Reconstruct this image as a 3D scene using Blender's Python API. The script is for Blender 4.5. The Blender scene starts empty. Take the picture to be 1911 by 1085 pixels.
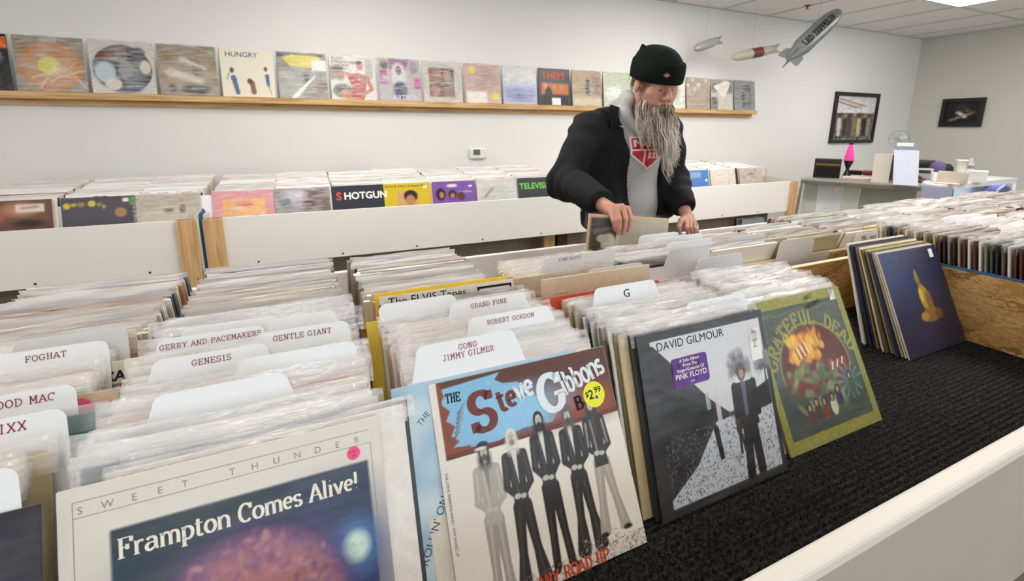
import bpy, bmesh, math, random
import numpy as np
from mathutils import Vector, Matrix, Euler
random.seed(7); RNG = np.random.default_rng(7)
SC = bpy.context.scene
COL = SC.collection
PI = math.pi
# ------------------------------------------------------------------ camera
H = 1.40; FPX = 874.14; CYP = 426.63
YAW, PITCH, ROLL = 0.430528, 0.212049, 0.0043236
_fw = Vector((math.sin(YAW)*math.cos(PITCH), math.cos(YAW)*math.cos(PITCH), -math.sin(PITCH)))
_r0 = Vector((math.cos(YAW), -math.sin(YAW), 0)); _u0 = _r0.cross(_fw)
_R = math.cos(ROLL)*_r0 + math.sin(ROLL)*_u0
_U = -math.sin(ROLL)*_r0 + math.cos(ROLL)*_u0
cd = bpy.data.cameras.new('camera'); cam = bpy.data.objects.new('camera', cd); COL.objects.link(cam)
cd.sensor_width = 36; cd.lens = FPX*36/1911; cd.shift_y = (CYP-542.5)/1911
cd.clip_start = .02; cd.clip_end = 60
cam.matrix_world = Matrix(((_R.x, _U.x, -_fw.x, 0), (_R.y, _U.y, -_fw.y, 0), (_R.z, _U.z, -_fw.z, H), (0, 0, 0, 1)))
cd.dof.use_dof = True; cd.dof.focus_distance = 1.0; cd.dof.aperture_fstop = 8.0
SC.camera = cam
# ------------------------------------------------------------------ world, light, exposure
w = bpy.data.worlds.new('world'); SC.world = w; w.use_nodes = True
w.node_tree.nodes['Background'].inputs[0].default_value = (.80, .90, 1.0, 1)
w.node_tree.nodes['Background'].inputs[1].default_value = 2.2
SC.view_settings.view_transform = 'Standard'; SC.view_settings.look = 'None'
SC.view_settings.exposure = 0.12; SC.view_settings.gamma = 1.0; SC.view_settings.use_curve_mapping = False
SC.cycles.transparent_max_bounces = 20; SC.cycles.max_bounces = 8; SC.cycles.diffuse_bounces = 5
SC.cycles.glossy_bounces = 3; SC.cycles.transmission_bounces = 4
SC.cycles.sample_clamp_indirect = 4.0
SC.cycles.caustics_reflective = False; SC.cycles.caustics_refractive = False
LAMP_W = 13.5     # strength of the ceiling troffers' diffusers
WY, XR, ZC = 3.784, 7.795, 2.593      # back wall, right wall, ceiling
XL, YF = -3.2, -3.6

def ray(px, py):
    return _fw + _R*((px-955.5)/FPX) - _U*((py-CYP)/FPX)
def on_y(px, py, Y):
    d = ray(px, py); return Vector((0, 0, H)) + d*(Y/d.y)
def on_z(px, py, Z):
    d = ray(px, py); return Vector((0, 0, H)) + d*((Z-H)/d.z)
# ------------------------------------------------------------------ materials
def mat(name):
    m = bpy.data.materials.new(name); m.use_nodes = True
    nt = m.node_tree; return m, nt, nt.nodes['Principled BSDF']
def N(nt, t, **k):
    n = nt.nodes.new(t)
    for a, b in k.items():
        if a in n.inputs: n.inputs[a].default_value = b
        else: setattr(n, a, b)
    return n
def L(nt, a, b): nt.links.new(a, b)
def rgb(h):
    h = h.lstrip('#'); h = h if len(h) == 6 else ''.join(q*2 for q in h); c = [int(h[i:i+2], 16)/255 for i in (0, 2, 4)]
    return tuple(x/12.92 if x <= .04045 else ((x+.055)/1.055)**2.4 for x in c)
def simple(name, col, rough=.5, spec=.5, metal=0, noise=0, scale=40, bump=0, bscale=60, coat=0):
    m, nt, b = mat(name)
    c = rgb(col) if isinstance(col, str) else col
    b.inputs['Base Color'].default_value = (*c, 1); b.inputs['Roughness'].default_value = rough
    b.inputs['Specular IOR Level'].default_value = spec; b.inputs['Metallic'].default_value = metal
    b.inputs['Coat Weight'].default_value = coat
    tc = N(nt, 'ShaderNodeTexCoord')
    if noise:
        n = N(nt, 'ShaderNodeTexNoise', Scale=scale, Detail=4.0); L(nt, tc.outputs['Object'], n.inputs['Vector'])
        r = N(nt, 'ShaderNodeMapRange'); r.inputs['To Min'].default_value = 1-noise; r.inputs['To Max'].default_value = 1+noise
        L(nt, n.outputs['Fac'], r.inputs['Value'])
        mx = N(nt, 'ShaderNodeVectorMath', operation='SCALE'); mx.inputs[0].default_value = c
        L(nt, r.outputs['Result'], mx.inputs['Scale']); L(nt, mx.outputs['Vector'], b.inputs['Base Color'])
    if bump:
        n2 = N(nt, 'ShaderNodeTexNoise', Scale=bscale, Detail=3.0); L(nt, tc.outputs['Object'], n2.inputs['Vector'])
        bp = N(nt, 'ShaderNodeBump', Strength=bump, Distance=.004); L(nt, n2.outputs['Fac'], bp.inputs['Height'])
        L(nt, bp.outputs['Normal'], b.inputs['Normal'])
    return m
M = {}
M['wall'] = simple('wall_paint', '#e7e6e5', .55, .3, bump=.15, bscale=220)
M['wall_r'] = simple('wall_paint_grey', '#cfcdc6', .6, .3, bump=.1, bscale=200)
M['ceil'] = simple('ceiling_tile_board', '#efeeec', .9, .1, noise=.06, scale=180, bump=.3, bscale=150)
M['tbar'] = simple('ceiling_grid_metal', '#c4c4c1', .5)
M['floor'] = simple('floor_vinyl', '#857d72', .6, .3, noise=.12, scale=20)
M['white'] = simple('white_melamine', '#e9e8e5', .35, .4, noise=.015, scale=6)
M['cream'] = simple('painted_board', '#d8d3cb', .45, .4)
M['grey_panel'] = simple('grey_panel', '#a8a39a', .6, .3, noise=.03, scale=8)  # on the table front this grey stands in for shade
M['back_panel'] = simple('under_rack_shade', '#8f8981', .7, .2, noise=.05, scale=12)  # grey-brown puts the shade below the racks into the colour
M['blue'] = simple('blue_foam', '#35608c', .8, .1, noise=.15, scale=60)
M['screw'] = simple('screw_zinc', '#b8b5ae', .35, .5, metal=.8)
M['dark_screw'] = simple('screw_bronze', '#4a3c2c', .45, .5, metal=.5)
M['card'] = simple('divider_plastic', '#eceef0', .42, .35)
M['card_shaded'] = simple('divider_plastic_shaded', '#d4d3d3', .5, .3)  # darker copy of the white card plastic, shade put into its colour
M['card_print'] = simple('red_ink', '#8a1430', .6, .2)
M['black_ink'] = simple('black_ink', '#1c1c1e', .6, .2)
M['dark_wood'] = simple('dark_brown_wood', '#4c3829', .6, .3, noise=.2, scale=30)
def vcol_mat(name, rough=.5, coat=0, bump=0, attr='Col', spec=.5):
    m, nt, b = mat(name)
    a = N(nt, 'ShaderNodeAttribute', attribute_name=attr); L(nt, a.outputs['Color'], b.inputs['Base Color'])
    b.inputs['Roughness'].default_value = rough; b.inputs['Coat Weight'].default_value = coat
    b.inputs['Coat Roughness'].default_value = .12; b.inputs['Specular IOR Level'].default_value = spec
    if bump:
        tc = N(nt, 'ShaderNodeTexCoord'); n2 = N(nt, 'ShaderNodeTexNoise', Scale=14.0, Detail=2.0); L(nt, tc.outputs['Object'], n2.inputs['Vector'])
        bp = N(nt, 'ShaderNodeBump', Strength=bump, Distance=.01); L(nt, n2.outputs['Fac'], bp.inputs['Height'])
        L(nt, bp.outputs['Normal'], b.inputs['Coat Normal'])
    return m
M['print'] = vcol_mat('cover_print', .38, .15, .2, spec=.35)
M['print_far'] = vcol_mat('cover_print_far', .4, .1, .3, spec=.3)
M['stack'] = vcol_mat('packed_sleeves', .45)
def objcol(name, rough):
    m, nt, b = mat(name)
    oi = N(nt, 'ShaderNodeObjectInfo'); tc = N(nt, 'ShaderNodeTexCoord')
    n = N(nt, 'ShaderNodeTexNoise', Scale=55.0, Detail=5.0); L(nt, tc.outputs['Object'], n.inputs['Vector'])
    r = N(nt, 'ShaderNodeMapRange'); r.inputs['From Min'].default_value = .3; r.inputs['From Max'].default_value = .7
    r.inputs['To Min'].default_value = .92; r.inputs['To Max'].default_value = 1.06; L(nt, n.outputs['Fac'], r.inputs['Value'])
    mx = N(nt, 'ShaderNodeVectorMath', operation='SCALE'); L(nt, oi.outputs['Color'], mx.inputs[0]); L(nt, r.outputs['Result'], mx.inputs['Scale'])
    L(nt, mx.outputs['Vector'], b.inputs['Base Color']); b.inputs['Roughness'].default_value = rough
    return m
M['jacket'] = objcol('album_card', .5)
def plastic(name, fac, rough, col, bump, streak=.0):
    m, nt, b = mat(name)
    b.inputs['Base Color'].default_value = (*rgb(col), 1); b.inputs['Roughness'].default_value = rough
    b.inputs['Specular IOR Level'].default_value = .8
    tc = N(nt, 'ShaderNodeTexCoord'); mp = N(nt, 'ShaderNodeMapping'); mp.inputs['Scale'].default_value = (12, 60, 60)
    L(nt, tc.outputs['Object'], mp.inputs['Vector'])
    n = N(nt, 'ShaderNodeTexNoise', Scale=1.0, Detail=3.0); L(nt, mp.outputs['Vector'], n.inputs['Vector'])
    bp = N(nt, 'ShaderNodeBump', Strength=bump, Distance=.01); L(nt, n.outputs['Fac'], bp.inputs['Height']); L(nt, bp.outputs['Normal'], b.inputs['Normal'])
    tr = N(nt, 'ShaderNodeBsdfTransparent'); mx = N(nt, 'ShaderNodeMixShader')
    r = N(nt, 'ShaderNodeMapRange'); r.inputs['From Min'].default_value = .35; r.inputs['From Max'].default_value = .7
    r.inputs['To Min'].default_value = fac*(1-streak); r.inputs['To Max'].default_value = min(1, fac*(1+streak)); L(nt, n.outputs['Fac'], r.inputs['Value'])
    L(nt, r.outputs['Result'], mx.inputs['Fac']); L(nt, tr.outputs[0], mx.inputs[1]); L(nt, b.outputs[0], mx.inputs[2])
    L(nt, mx.outputs[0], nt.nodes['Material Output'].inputs['Surface'])
    return m
M['sleeve'] = plastic('milky_sleeve_plastic', .33, .12, '#f6f4f5', .6, .6)
M['clear'] = plastic('clear_sleeve_plastic', .03, .12, '#f4f4f6', .9, .8)
# wood
def wood(name, c1, c2, axis=0, scale=6):
    m, nt, b = mat(name)
    tc = N(nt, 'ShaderNodeTexCoord'); mp = N(nt, 'ShaderNodeMapping')
    s = [60, 60, 60]; s[axis] = 3; mp.inputs['Scale'].default_value = s
    L(nt, tc.outputs['Object'], mp.inputs['Vector'])
    n = N(nt, 'ShaderNodeTexNoise', Scale=1.0, Detail=5.0, Distortion=.6); L(nt, mp.outputs['Vector'], n.inputs['Vector'])
    cr = N(nt, 'ShaderNodeValToRGB'); cr.color_ramp.elements[0].color = (*rgb(c1), 1); cr.color_ramp.elements[1].color = (*rgb(c2), 1)
    cr.color_ramp.elements[0].position = .35; cr.color_ramp.elements[1].position = .65
    L(nt, n.outputs['Fac'], cr.inputs['Fac']); L(nt, cr.outputs['Color'], b.inputs['Base Color'])
    b.inputs['Roughness'].default_value = .55
    return m
M['pine_x'] = wood('pine_along_x', '#b98c56', '#dcb983', 0)
M['pine_z'] = wood('pine_upright', '#bb9363', '#d6b484', 2)
M['pine_pale'] = wood('pine_pale_edge', '#d8c19a', '#ecd9b8', 0)
def osb(name, rot):
    m, nt, b = mat(name)
    tc = N(nt, 'ShaderNodeTexCoord'); mp = N(nt, 'ShaderNodeMapping'); mp.inputs['Scale'].default_value = (16, 16, 42); mp.inputs['Rotation'].default_value = rot
    L(nt, tc.outputs['Object'], mp.inputs['Vector'])
    dn = N(nt, 'ShaderNodeTexNoise', Scale=2.2, Detail=2.0); L(nt, mp.outputs['Vector'], dn.inputs['Vector'])
    ad = N(nt, 'ShaderNodeVectorMath', operation='ADD'); sc = N(nt, 'ShaderNodeVectorMath', operation='SCALE'); sc.inputs['Scale'].default_value = 3.0
    L(nt, dn.outputs['Color'], sc.inputs[0]); L(nt, sc.outputs['Vector'], ad.inputs[0]); L(nt, mp.outputs['Vector'], ad.inputs[1])
    v = N(nt, 'ShaderNodeTexVoronoi', Scale=1.0); v.feature = 'F1'; L(nt, ad.outputs['Vector'], v.inputs['Vector'])
    cr = N(nt, 'ShaderNodeValToRGB'); e = cr.color_ramp.elements
    e[0].color = (*rgb('#8a6434'), 1); e[1].color = (*rgb('#c9a264'), 1); e[0].position = 0; e[1].position = .75
    k = e.new(.3); k.color = (*rgb('#b98a4c'), 1); k = e.new(.12); k.color = (*rgb('#a87c40'), 1)
    sp = N(nt, 'ShaderNodeSeparateColor'); L(nt, v.outputs['Color'], sp.inputs[0]); L(nt, sp.outputs[0], cr.inputs['Fac'])
    n3 = N(nt, 'ShaderNodeTexNoise', Scale=3.0, Detail=6.0); L(nt, ad.outputs['Vector'], n3.inputs['Vector'])
    r = N(nt, 'ShaderNodeMapRange'); r.inputs['From Min'].default_value = .3; r.inputs['From Max'].default_value = .7
    r.inputs['To Min'].default_value = .62; r.inputs['To Max'].default_value = 1.15; L(nt, n3.outputs['Fac'], r.inputs['Value'])
    mx = N(nt, 'ShaderNodeVectorMath', operation='SCALE'); L(nt, cr.outputs['Color'], mx.inputs[0]); L(nt, r.outputs['Result'], mx.inputs['Scale'])
    L(nt, mx.outputs['Vector'], b.inputs['Base Color']); b.inputs['Roughness'].default_value = .5
    bp = N(nt, 'ShaderNodeBump', Strength=.4, Distance=.003); L(nt, n3.outputs['Fac'], bp.inputs['Height']); L(nt, bp.outputs['Normal'], b.inputs['Normal'])
    return m
M['osb'] = osb('strand_board', (.45, .35, .5))
def carpet():
    m, nt, b = mat('black_ribbed_carpet')
    tc = N(nt, 'ShaderNodeTexCoord'); n = N(nt, 'ShaderNodeTexNoise', Scale=420.0, Detail=3.0); L(nt, tc.outputs['Object'], n.inputs['Vector'])
    n2 = N(nt, 'ShaderNodeTexNoise', Scale=160.0, Detail=6.0, Roughness=.8); L(nt, tc.outputs['Object'], n2.inputs['Vector'])
    cr = N(nt, 'ShaderNodeValToRGB'); e = cr.color_ramp.elements; e[0].color = (.006, .006, .006, 1); e[1].color = (.10, .10, .10, 1); e[0].position = .42; e[1].position = .78
    L(nt, n2.outputs['Fac'], cr.inputs['Fac']); L(nt, cr.outputs['Color'], b.inputs['Base Color'])
    b.inputs['Roughness'].default_value = .95; b.inputs['Specular IOR Level'].default_value = .1
    bp = N(nt, 'ShaderNodeBump', Strength=1.0, Distance=.004); L(nt, n.outputs['Fac'], bp.inputs['Height']); L(nt, bp.outputs['Normal'], b.inputs['Normal'])
    return m
M['carpet'] = carpet()
def emis(name, col, s):
    m, nt, b = mat(name); b.inputs['Base Color'].default_value = (*rgb(col), 1)
    b.inputs['Emission Color'].default_value = (*rgb(col), 1); b.inputs['Emission Strength'].default_value = s
    return m
M['lamp'] = emis('troffer_diffuser', '#fffaf2', LAMP_W)
# ------------------------------------------------------------------ mesh helpers
class MB:
    def __init__(s): s.v = []; s.f = []; s.c = []
    def quadbox(s, o, dx, dy, dz, col=None):
        o, dx, dy, dz = map(Vector, (o, dx, dy, dz)); b = len(s.v)
        for k in range(8): s.v.append(o + dx*(k & 1) + dy*((k >> 1) & 1) + dz*((k >> 2) & 1))
        fs = [(0, 1, 5, 4), (1, 3, 7, 5), (3, 2, 6, 7), (2, 0, 4, 6), (4, 5, 7, 6), (2, 3, 1, 0)]
        if dx.cross(dy).dot(dz) < 0: fs = [f[::-1] for f in fs]
        for f in fs: s.f.append(tuple(b+i for i in f)); s.c.append(col)
    def box(s, x0, x1, y0, y1, z0, z1, col=None):
        s.quadbox((x0, y0, z0), (x1-x0, 0, 0), (0, y1-y0, 0), (0, 0, z1-z0), col); return s
    def poly(s, pts, col=None):
        b = len(s.v); s.v += [Vector(p) for p in pts]; s.f.append(tuple(range(b, b+len(pts)))); s.c.append(col)
    def prism(s, pts, ext, col=None):
        ext = Vector(ext); n = len(pts); b = len(s.v)
        s.v += [Vector(p) for p in pts] + [Vector(p)+ext for p in pts]
        s.f.append(tuple(range(b, b+n))[::-1]); s.f.append(tuple(range(b+n, b+2*n))); s.c += [col, col]
        for i in range(n):
            j = (i+1) % n; s.f.append((b+i, b+j, b+n+j, b+n+i)); s.c.append(col)
    def lathe(s, prof, o=(0, 0, 0), seg=20, axis=None, col=None, cap=True):
        o = Vector(o); q = Matrix.Identity(3) if axis is None else Vector((0, 0, 1)).rotation_difference(Vector(axis)).to_matrix()
        b = len(s.v); n = len(prof)
        for r, z in prof:
            for k in range(seg):
                a = 2*PI*k/seg; s.v.append(o + q @ Vector((r*math.cos(a), r*math.sin(a), z)))
        for i in range(n-1):
            for k in range(seg):
                j = (k+1) % seg; s.f.append((b+i*seg+k, b+i*seg+j, b+(i+1)*seg+j, b+(i+1)*seg+k)); s.c.append(col)
        if cap:
            s.f.append(tuple(b+k for k in range(seg))[::-1]); s.f.append(tuple(b+(n-1)*seg+k for k in range(seg))); s.c += [col, col]
    def tube(s, pts, rad, seg=6, col=None, closed=False):
        pts = [Vector(p) for p in pts]; n = len(pts); b = len(s.v)
        rads = rad if isinstance(rad, (list, tuple)) else [rad]*n
        up = Vector((0, 0, 1))
        for i, p in enumerate(pts):
            if closed: t = pts[(i+1) % n]-pts[i-1]
            else: t = pts[min(i+1, n-1)]-pts[max(i-1, 0)]
            t.normalize(); a = t.cross(up)
            if a.length < .05: a = t.cross(Vector((0, 1, 0)))
            a.normalize(); c = a.cross(t)
            for k in range(seg):
                th = 2*PI*k/seg; s.v.append(p + (a*math.cos(th)+c*math.sin(th))*rads[i])
        m = n if closed else n-1
        for i in range(m):
            for k in range(seg):
                j = (k+1) % seg; i2 = (i+1) % n
                s.f.append((b+i*seg+k, b+i*seg+j, b+i2*seg+j, b+i2*seg+k)); s.c.append(col)
        if not closed:
            s.f.append(tuple(b+k for k in range(seg))[::-1]); s.f.append(tuple(b+(n-1)*seg+k for k in range(seg))); s.c += [col, col]
    def mesh(s, name, m, smooth=False, colors=False):
        me = bpy.data.meshes.new(name); me.from_pydata([tuple(v) for v in s.v], [], s.f)
        if isinstance(m, (list, tuple)):
            for q in m: me.materials.append(q)
        else: me.materials.append(m)
        if colors:
            at = me.color_attributes.new('Col', 'FLOAT_COLOR', 'CORNER'); arr = []
            for f, c in zip(s.f, s.c): arr += list((*c, 1))*len(f)
            at.data.foreach_set('color', arr)
        if smooth: me.polygons.foreach_set('use_smooth', [True]*len(me.polygons))
        me.update(); return me
    def obj(s, name, m, parent=None, smooth=False, colors=False, loc=None, bevel=0):
        o = bpy.data.objects.new(name, s.mesh(name, m, smooth, colors)); COL.objects.link(o)
        if parent: o.parent = parent
        if loc: o.location = loc
        if bevel:
            md = o.modifiers.new('bevel', 'BEVEL'); md.width = bevel; md.segments = 2; md.limit_method = 'ANGLE'
        return o
def link(name, me, parent=None, loc=None, rot=None):
    o = bpy.data.objects.new(name, me); COL.objects.link(o)
    if parent: o.parent = parent
    if loc is not None: o.location = loc
    if rot is not None: o.rotation_euler = rot
    return o
def tag(o, label=None, cat=None, group=None, kind=None):
    if label: o['label'] = label
    if cat: o['category'] = cat
    if group: o['group'] = group
    if kind: o['kind'] = kind
    return o
def empty(name, loc=(0, 0, 0), rot=(0, 0, 0), label=None, cat=None, group=None):
    o = bpy.data.objects.new(name, None); COL.objects.link(o); o.location = loc; o.rotation_euler = rot
    o.empty_display_size = .05
    return tag(o, label, cat, group)
def copy_tree(o, parent=None):
    c = o.copy(); COL.objects.link(c); c.parent = parent
    for ch in [x for x in o.children]: copy_tree(ch, c)
    return c
# ------------------------------------------------------------------ lettering
def _arc(cx, cy, rx, ry, a0, a1):
    n = max(4, int(abs(a1-a0)/18)); return [(cx+rx*math.cos(math.radians(a0+(a1-a0)*i/n)), cy+ry*math.sin(math.radians(a0+(a1-a0)*i/n))) for i in range(n+1)]
GL = {  # strokes on a 6-unit cap height; 'n' = no automatic slab at the ends
'A': (4.6, ".2,0 2.3,6 4.4,0;n1,2 3.6,2"), 'B': (4.6, "n0,0 2.6,0 @2.6,1.6,1.7,1.6,-90,90 .8,3.2;n.8,3.2 2.4,3.2 @2.4,4.6,1.4,1.4,-90,90 0,6;n.8,0 .8,6"),
'C': (4.6, "n@2.4,3,2.1,3,48,312;n4.1,6 4.1,4.2"), 'D': (4.8, "n0,0 1.8,0 @1.8,3,2.6,3,-90,90 0,6;n.9,0 .9,6"),
'E': (4.4, "n.8,0 .8,6;n0,6 4,6 4,4.6;n0,0 4.1,0 4.1,1.5;n.8,3.1 2.8,3.1;n2.8,2.3 2.8,3.9"), 'F': (4.3, "n.9,0 .9,6;n0,6 4,6 4,4.5;n.9,3.1 2.8,3.1;n2.8,2.3 2.8,3.9;n0,0 2,0"),
'G': (4.9, "n@2.4,3,2.1,3,48,315 4.3,2.5;n2.8,2.6 4.9,2.6;n4.1,6 4.1,4.3"), 'H': (4.8, "1,0 1,6;3.8,0 3.8,6;n1,3 3.8,3"), 'I': (3.2, "1.6,0 1.6,6;n.6,0 2.6,0;n.6,6 2.6,6"),
'J': (4, "n1.6,6 3.8,6;n2.8,6 2.8,1.5 @1.6,1.5,1.2,1.5,0,-170"), 'K': (4.7, "1,0 1,6;n1,2.3 3.8,6;n2,3.6 4,0;n3.2,0 4.7,0;n3,6 4.5,6"), 'L': (4.2, "n1,0 1,6;n0,6 2,6;n0,0 4,0 4,1.7"),
'M': (5.2, ".8,0 .8,6;n.8,6 2.6,1.8 4.4,6;4.4,0 4.4,6"), 'N': (4.9, ".9,0 .9,6;n.9,6 4,0;n4,0 4,6;n3.2,6 4.8,6"), 'O': (4.7, "n@2.35,3,2.1,3,0,360"),
'P': (4.4, "n.9,0 .9,6;n0,0 1.9,0;n0,6 2.6,6 @2.6,4.4,1.6,1.6,90,-90 .9,2.8"), 'R': (4.8, "n.9,0 .9,6;n0,0 1.9,0;n0,6 2.6,6 @2.6,4.5,1.5,1.5,90,-90 .9,3;n2.4,3 4,0 4.8,0"),
'S': (4.3, "n@2.15,4.45,1.75,1.55,25,270 @2.15,1.5,1.8,1.5,88,-155;n3.8,6 3.8,4.6;n.4,0 .4,1.6"), 'T': (4.6, "n2.3,0 2.3,6;n1.4,0 3.2,0;n.3,4.5 .3,6 4.3,6 4.3,4.5"),
'U': (4.8, "n.9,6 .9,2 @2.4,2,1.5,2,180,360 3.9,6;n.1,6 1.7,6;n3.1,6 4.7,6"), 'V': (4.6, "n.3,6 2.3,0 4.3,6;n-.3,6 1.1,6;n3.5,6 4.9,6"), 'W': (5.4, "n.5,6 1.6,0 2.7,5 3.8,0 4.9,6;n-.1,6 1.3,6;n4.1,6 5.5,6"),
'X': (4.6, "n.5,0 4.1,6;n.5,6 4.1,0;n-.1,0 1.3,0;n3.3,0 4.7,0;n-.1,6 1.3,6;n3.3,6 4.7,6"), 'Y': (4.6, "n.4,6 2.3,3 4.2,6;n2.3,3 2.3,0;n1.4,0 3.2,0;n-.2,6 1.1,6;n3.5,6 4.8,6"), 'Z': (4.4, "n.5,4.6 .5,6 4,6 .4,0 4,0 4,1.4"),
'a': (4.0, "n@1.9,2.9,1.3,1.1,160,0 3.2,.5 3.9,.1;n3.2,2.4 @1.6,1.15,1.25,1.15,90,270 3.2,.9"), 'b': (4.2, "n0,6 .9,6 .9,0;n@2.2,2,1.5,2,150,-150"), 'e': (3.6, "n.6,2.1 3.1,2.3 @1.9,2.1,1.4,1.9,10,310"),
'h': (4.4, "n0,6 .9,6 .9,0;n0,0 1.7,0;n@2.4,2.6,1.4,1.4,160,0 3.8,0;n3,0 4.5,0"), 'i': (2.0, "n.1,4 1,4 1,0;n.1,0 1.9,0;n.8,5.6 1.2,5.6"), 'l': (2.0, "n.1,6.2 1,6.2 1,0;n.1,0 1.9,0"),
'm': (6.4, "n.1,4 .9,4 .9,0;n.1,0 1.7,0;n@2.2,2.7,1.2,1.3,160,0 3.4,0;n2.7,0 4.1,0;n@4.6,2.7,1.2,1.3,160,0 5.8,0;n5.1,0 6.5,0"), 'n': (4.4, "n.1,4 .9,4 .9,0;n.1,0 1.7,0;n@2.4,2.6,1.4,1.4,160,0 3.8,0;n3,0 4.5,0"),
'o': (3.8, "n@1.9,2,1.6,2,0,360"), 'p': (4.2, "n.1,4 .9,4 .9,-2;n0,-2 1.9,-2;n@2.1,2,1.6,2,150,-150"), 'r': (3.2, "n.1,4 .9,4 .9,0;n.1,0 1.8,0;n@2.2,2.6,1.2,1.3,160,50"), 's': (3.2, "n@1.6,2.95,1.1,1.0,20,270 @1.6,1,1.2,1,85,-155"),
't': (2.8, "n1,5.4 1,.8 @1.8,.9,.8,.9,180,320;n0,4 2.5,4"), 'v': (3.8, "n.4,4 1.9,0 3.4,4;n-.2,4 1.1,4;n2.7,4 4,4"), '!': (2.0, "n1,6.2 .9,2;n.8,.3 1.2,.3"), ' ': (2.4, ""),
'9': (4.2, "n@2,4.3,1.6,1.7,0,360;n3.6,4.3 @1.4,4.3,2.2,4.2,0,-70"), '2': (4.2, "n@2,4.4,1.5,1.6,165,-20 .4,0 3.9,0"), '$': (3.8, "n@1.9,4.2,1.4,1.3,25,270 @1.9,1.6,1.5,1.3,88,-155;n1.9,-.5 1.9,6.5"), '.': (1.8, "n.7,.2 1.1,.2"),
'&': (5, "n4.5,0 1.2,4.6 @2,5,.9,1,200,-20 .8,1.8 @2,1.3,1.5,1.3,160,360"),
}
def nib_text(txt, size, thin=.55, thick=.6, spacing=1.0, slant=0, path=None, centre=False):
    """flat lettering as (verts2d, faces); size = cap height"""
    k = size/6; V = []; Fs = []
    adv = 0; total = sum(GL[c][0]+.75*spacing for c in txt)
    def ribbon(pts, closed=False):
        n = len(pts)
        if n < 2: return
        Lf = []; Rt = []
        for i in range(n):
            a = pts[max(i-1, 0)] if not (closed and i == 0) else pts[-2]
            b_ = pts[min(i+1, n-1)] if not (closed and i == n-1) else pts[1]
            dx, dy = b_[0]-a[0], b_[1]-a[1]; d = math.hypot(dx, dy) or 1; dx /= d; dy /= d
            # sharp corners: miter is avoided by using the mean direction, width by nib angle
            if 0 < i < n-1:
                d1 = math.atan2(pts[i][1]-a[1], pts[i][0]-a[0]); d2 = math.atan2(b_[1]-pts[i][1], b_[0]-pts[i][0])
                s_ = max(abs(math.sin(d1)), abs(math.sin(d2))); mit = 1/max(.5, abs(math.cos((d2-d1)/2)))
            else: s_ = abs(dy); mit = 1
            wd = (thin+(thick-thin)*s_)/2*mit
            Lf.append((pts[i][0]-dy*wd, pts[i][1]+dx*wd)); Rt.append((pts[i][0]+dy*wd, pts[i][1]-dx*wd))
        b = len(V); V.extend(Lf); V.extend(Rt)
        for i in range(n-1): Fs.append((b+i, b+n+i, b+n+i+1, b+i+1))
    out = []
    for ch in txt:
        wd, g = GL[ch]; v0 = len(V)
        for st in (g.split(';') if g else []):
            ser = not st.startswith('n'); st = st.lstrip('n'); pts = []
            closed = False
            for tk in st.split():
                if tk[0] == '@':
                    q = [float(z) for z in tk[1:].split(',')]; ar = _arc(*q); closed = abs(q[5]-q[4]) >= 360; pts += ar
                else: pts.append(tuple(float(z) for z in tk.split(',')))
            # split polylines at sharp corners so the ribbon stays even
            run = [pts[0]]
            for i in range(1, len(pts)):
                run.append(pts[i])
                if i < len(pts)-1 and not closed:
                    d1 = math.atan2(pts[i][1]-pts[i-1][1], pts[i][0]-pts[i-1][0]); d2 = math.atan2(pts[i+1][1]-pts[i][1], pts[i+1][0]-pts[i][0])
                    if abs(math.atan2(math.sin(d2-d1), math.cos(d2-d1))) > .8: ribbon(run); run = [pts[i]]
            ribbon(run, closed)
            if ser:
                for e in (pts[0], pts[-1]):
                    if e[1] in (0, 6): ribbon([(e[0]-.85, e[1]), (e[0]+.85, e[1])])
        for i in range(v0, len(V)):
            x, y = V[i]; x += slant*y/6; X = (adv+x)*k; Y = y*k
            if centre: X -= total*k/2
            if path: X, Y = path(X, Y)
            V[i] = (X, Y)
        adv += wd+.75*spacing
    return V, Fs
def letter_mesh(name, parts, m, y=-.0007):
    """parts: list of (V,F,(x,z),rot)"""
    mb = MB()
    for V, Fs, (ox, oz), rot in parts:
        b = len(mb.v); c, s_ = math.cos(rot), math.sin(rot)
        for x, z in V: mb.v.append(Vector((ox+c*x-s_*z, y, oz+s_*x+c*z)))
        for f in Fs: mb.f.append(tuple(b+i for i in f)); mb.c.append(None)
    return mb.mesh(name, m)
def sans_mesh(name, lines, m, y=-.0007, bold=0.0):
    """lines: (text,size,x,z,rot,align)"""
    mb = MB()
    for t, size, x, z, rot, al in lines:
        c = bpy.data.curves.new('t', 'FONT'); c.body = t; c.size = size; c.align_x = al; c.resolution_u = 3; c.offset = bold*size
        o = bpy.data.objects.new('t', c); me = bpy.data.meshes.new_from_object(o)
        b = len(mb.v); cs, sn = math.cos(rot), math.sin(rot)
        for v in me.vertices: mb.v.append(Vector((x+cs*v.co.x-sn*v.co.y, y, z+sn*v.co.x+cs*v.co.y)))
        for p in me.polygons: mb.f.append(tuple(b+i for i in p.vertices)); mb.c.append(None)
        bpy.data.objects.remove(o); bpy.data.curves.remove(c); bpy.data.meshes.remove(me)
    return mb.mesh(name, m)
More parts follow.
